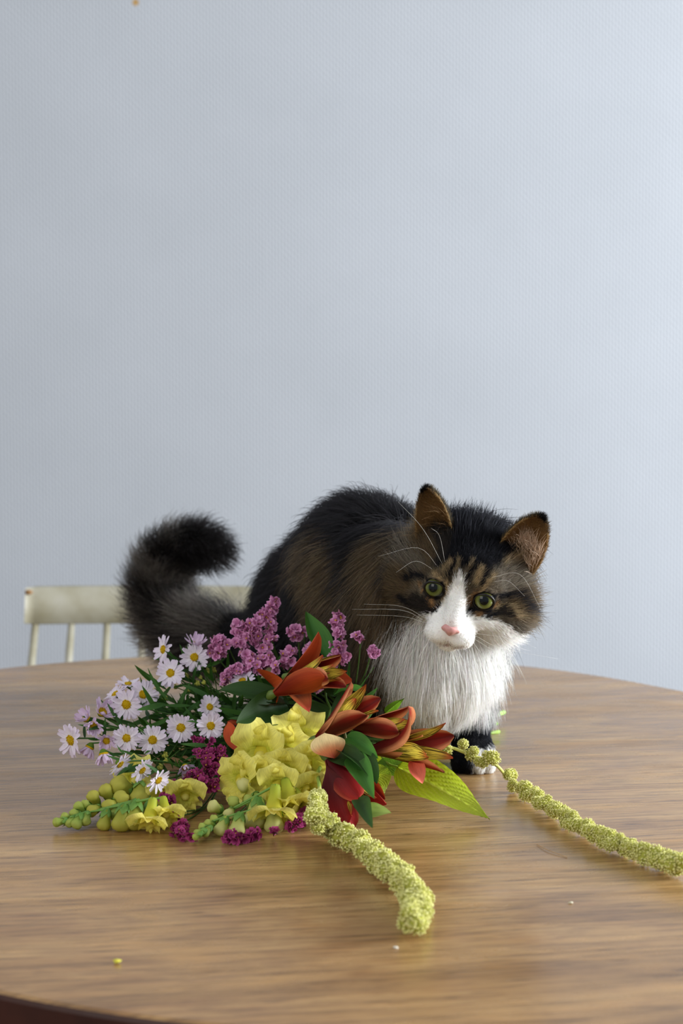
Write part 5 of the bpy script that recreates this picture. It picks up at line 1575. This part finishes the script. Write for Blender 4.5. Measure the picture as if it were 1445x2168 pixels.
def amaranth(label, path, radii, sizes, stem_r, lift0=None, back=None):
    """path of points with tassel radii; clusters pack around the stalk"""
    root = thing('amaranth_stem', label, 'flower', (path[len(path) // 2][0], path[len(path) // 2][1], T), 'amaranths in the bouquet')
    ps = catmull(path, 80); rs = np.interp(np.linspace(0, 1, 81), np.linspace(0, 1, len(radii)), radii)
    MB().tube(ps, stem_r, 7, lin(206, 206, 112)).part('stem', M_green, root)
    if back is not None:
        bp = clear_of_cat(catmull([path[0]] + back, 40), stem_r * 1.3)
        MB().tube(bp, list(np.linspace(stem_r, stem_r * 1.3, 41)), 7, lin(150, 176, 74)).part('stem', M_green, root)
    return root, ps, rs
def pack(root, ps, rs, gap, gap2, start=0):
    i = start; k = 0; acc = 0
    L = [0]
    for a, b in zip(ps[:-1], ps[1:]): L.append(L[-1] + np.linalg.norm(b - a))
    L = np.array(L); s = L[start]
    while s < L[-1]:
        j = min(80, int(np.searchsorted(L, s))); r = rs[j]
        t = ps[min(j + 1, 80)] - ps[max(j - 1, 0)]; t /= np.linalg.norm(t)
        a = k * 2.2 + random.uniform(-.3, .3)
        e1 = unit(np.cross(t, [0, 0, 1])); e2 = np.cross(e1, t)
        off = (e1 * math.cos(a) + e2 * math.sin(a)) * r * random.uniform(.30, .62)
        rad = r * random.uniform(.50, .88)
        p = ps[j] + off
        p[2] = max(p[2], T + rad * .98)
        settle(place('flower_cluster', CLUS[k % 5], frame(p, rng.normal(size=3)) @ Matrix.Scale(rad / .0098, 4), root))
        s += rad * (gap + (gap2 - gap) * min(1, 1.4 * (s - L[start]) / (L[-1] - L[start]))); k += 1
def OT(px, py, r): return PT(px, py, r)
# forward tassel
pth = [Q(676, 1668, -.035), PT(672, 1728, .030), PT(700, 1752, .011), PT(758, 1790, .0105), PT(820, 1836, .0105), PT(868, 1882, .0105), PT(884, 1922, .011), PT(868, 1952, .011)]
r1, ps1, rs1 = amaranth('drooping pale green amaranth tassel curving across the table in front of the bouquet', pth, [.0058, .0082, .0100, .0102, .0100, .0100, .0104, .0100], None, .0016, back=[Q(680, 1620, .03)] + bundle(Q(680, 1620, .03), cut_end(2)))
pack(r1, ps1, rs1, .72, .50, start=2)
# long tassel crossing the paw
pth = [P(905, 1590, 1.40), P(950, 1583, 1.395), P(985, 1594, 1.385), P(1020, 1607, 1.372), P(1052, 1622, 1.36), PT(1080, 1652, .011), PT(1140, 1690, .010), PT(1210, 1738, .0095), PT(1290, 1778, .0095), PT(1370, 1808, .0095), PT(1436, 1834, .0100)]
r2, ps2, rs2 = amaranth('long straight pale green amaranth tassel passing over the paw of the cat', pth, [.0055, .006, .007, .0072, .0075, .0082, .0076, .0074, .0076, .0086, .0090], None, .0015, back=[P(850, 1585, 1.385), P(770, 1580, 1.42)] + bundle(P(770, 1580, 1.42)))
for (px, py, rp) in [(918, 1561, 9), (944, 1588, 14), (980, 1576, 12), (996, 1598, 14), (1012, 1612, 11), (1022, 1615, 12), (1042, 1605, 17), (1003, 1590, 11), (1030, 1600, 11)]:
    Y = float(np.interp(px, [905, 950, 1052], [1.40, 1.393, 1.358])) - .004; rad = rp / (FPX / Y)
    place('flower_cluster', random.choice(CLUS), frame(P(px, py, Y), rng.normal(size=3)) @ Matrix.Scale(rad / .0098 * 1.05, 4), r2)
L_ = [np.linalg.norm(np.array(p) - pth[5]) for p in ps2]
pack(r2, ps2, rs2, 1.0, .50, start=int(np.argmin(L_)) - 3)
# amaranth leaves
def big_leaf(root, base, tip, width, up, bend, tone, twist=0.0, wave=.0015, seed=0):
    b, t = np.array(base), np.array(tip); n, m = 60, 28; L = np.linalg.norm(t - b) * 1.01
    pf = lambda s: (math.sin(math.pi * min(1, s) ** .62) ** 1.05) * (1 - .25 * s) + .02 if s < 1 else .01
    v, f, c, uv = blade(L, width, pf, n, m, bend=bend, cup=.12, wave=(wave, 1.6), twist=twist, vfold=.10, seed=seed)
    c2 = []
    for i in range(n + 1):
        s = i / n
        for j in range(m + 1):
            tt = j / m * 2 - 1
            ph = (s - .42 * abs(tt)) * 11.0; fr_ = ph - math.floor(ph); vein = math.exp(-((min(fr_, 1 - fr_)) / .085) ** 2) * (abs(tt) < .95)
            mid = math.exp(-(tt / .05) ** 2)
            k = i * (m + 1) + j; x, y, z = v[k]
            z -= .0007 * vein + .0010 * mid - .0006 * math.sin(fr_ * math.pi)
            v[k] = (x, y, z)
            c2.append(mixt(tone[0], tone[1], .55 * max(vein, mid) + .2 * s))
    tv = Vector(v[n * (m + 1) + m // 2])
    M = orient(b, t - b, up) @ Matrix.Rotation(-math.atan2(tv.z, tv.y), 4, 'X') @ Matrix.Scale(np.linalg.norm(t - b) / tv.length, 4)
    return place('leaf', MB().add(v, f, c2, uv).mesh('leaf', M_bright), M, root)
TB = (lin(176, 198, 30), lin(222, 232, 100)); TG = (lin(112, 160, 34), lin(160, 194, 70))
big_leaf(r2, P(842, 1625, 1.325), PT(1037, 1737, .003), .047, (.15, -.75, .62), -.25, TB, 0.0, .0018, 1.0)
branch(r2, P(842, 1625, 1.325), P(800, 1590, 1.38), .0013, lin(150, 176, 60))
big_leaf(r2, P(778, 1622, 1.342), P(810, 1692, 1.318), .034, (.5, -.8, .3), -.7, TB, 0.0, .0015, 2.0)
big_leaf(r2, P(792, 1624, 1.355), P(884, 1646, 1.338), .030, (0, -.5, .85), -.5, TG, 0.0, .0012, 3.0)
big_leaf(r2, P(786, 1616, 1.372), P(872, 1628, 1.352), .024, (0, -.6, .8), -.6, TB, 0.0, .0012, 4.0)
big_leaf(r2, P(815, 1510, 1.40), P(857, 1476, 1.385), .010, (.3, -.9, .3), .3, TG, 0.0, .0006, 5.0)
for px, py, Y, rp in [(884, 1586, 1.393, 9), (862, 1583, 1.388, 8), (846, 1587, 1.387, 9), (822, 1580, 1.396, 8), (796, 1583, 1.408, 9)]:
    p = P(px, py, Y); place('flower_cluster', random.choice(CLUS), frame(p, rng.normal(size=3)) @ Matrix.Scale(rp / (FPX / p[1]) / .0098, 4), r2)

fit_late()
# ------------------------------------------------------------------ crumbs left on the table
M_crumb = petal_mat('dry_crumb', .1, .8, .1)
def crumb(name, label, px, py, size, col, group=None):
    b = bmesh.new(); bmesh.ops.create_icosphere(b, subdivisions=1, radius=1)
    vv = np.array([q.co[:] for q in b.verts]) * (1 + .25 * rng.normal(size=(len(b.verts), 1))) * np.array([1.3, .8, .55]) * size; ff = [tuple(x.index for x in q.verts) for q in b.faces]; b.free()
    vv[:, 2] -= vv[:, 2].min(); p = PT(px, py, 0)
    o = place(name, MB().add(vv, ff, [col] * len(vv)).mesh(name, M_crumb), Matrix.Translation(p)); tag(o, label, 'crumb')
crumb('petal_crumb', 'tiny white crumb lying just beyond the curled amaranth tip', 837, 2008, .0016, lin(236, 230, 214))
crumb('petal_crumb', 'tiny yellow crumb alone on the empty side of the table', 247, 2040, .0022, lin(222, 214, 80))
crumb('petal_crumb', 'tiny pale crumb on bare wood under the long amaranth tassel', 1208, 1913, .0014, lin(226, 218, 190))
q0, q1, q2 = PT(1136, 1788, .0006), PT(1160, 1800, .0012), PT(1200, 1815, .0006)
o = MB().tube(catmull([q0, q1, q2], 8), .00028, 5, lin(196, 158, 112)).part('dry_stalk', M_crumb, None)
tag(o, 'thin dry brown stalk lying on the table beside the long amaranth tassel', 'plant stalk')
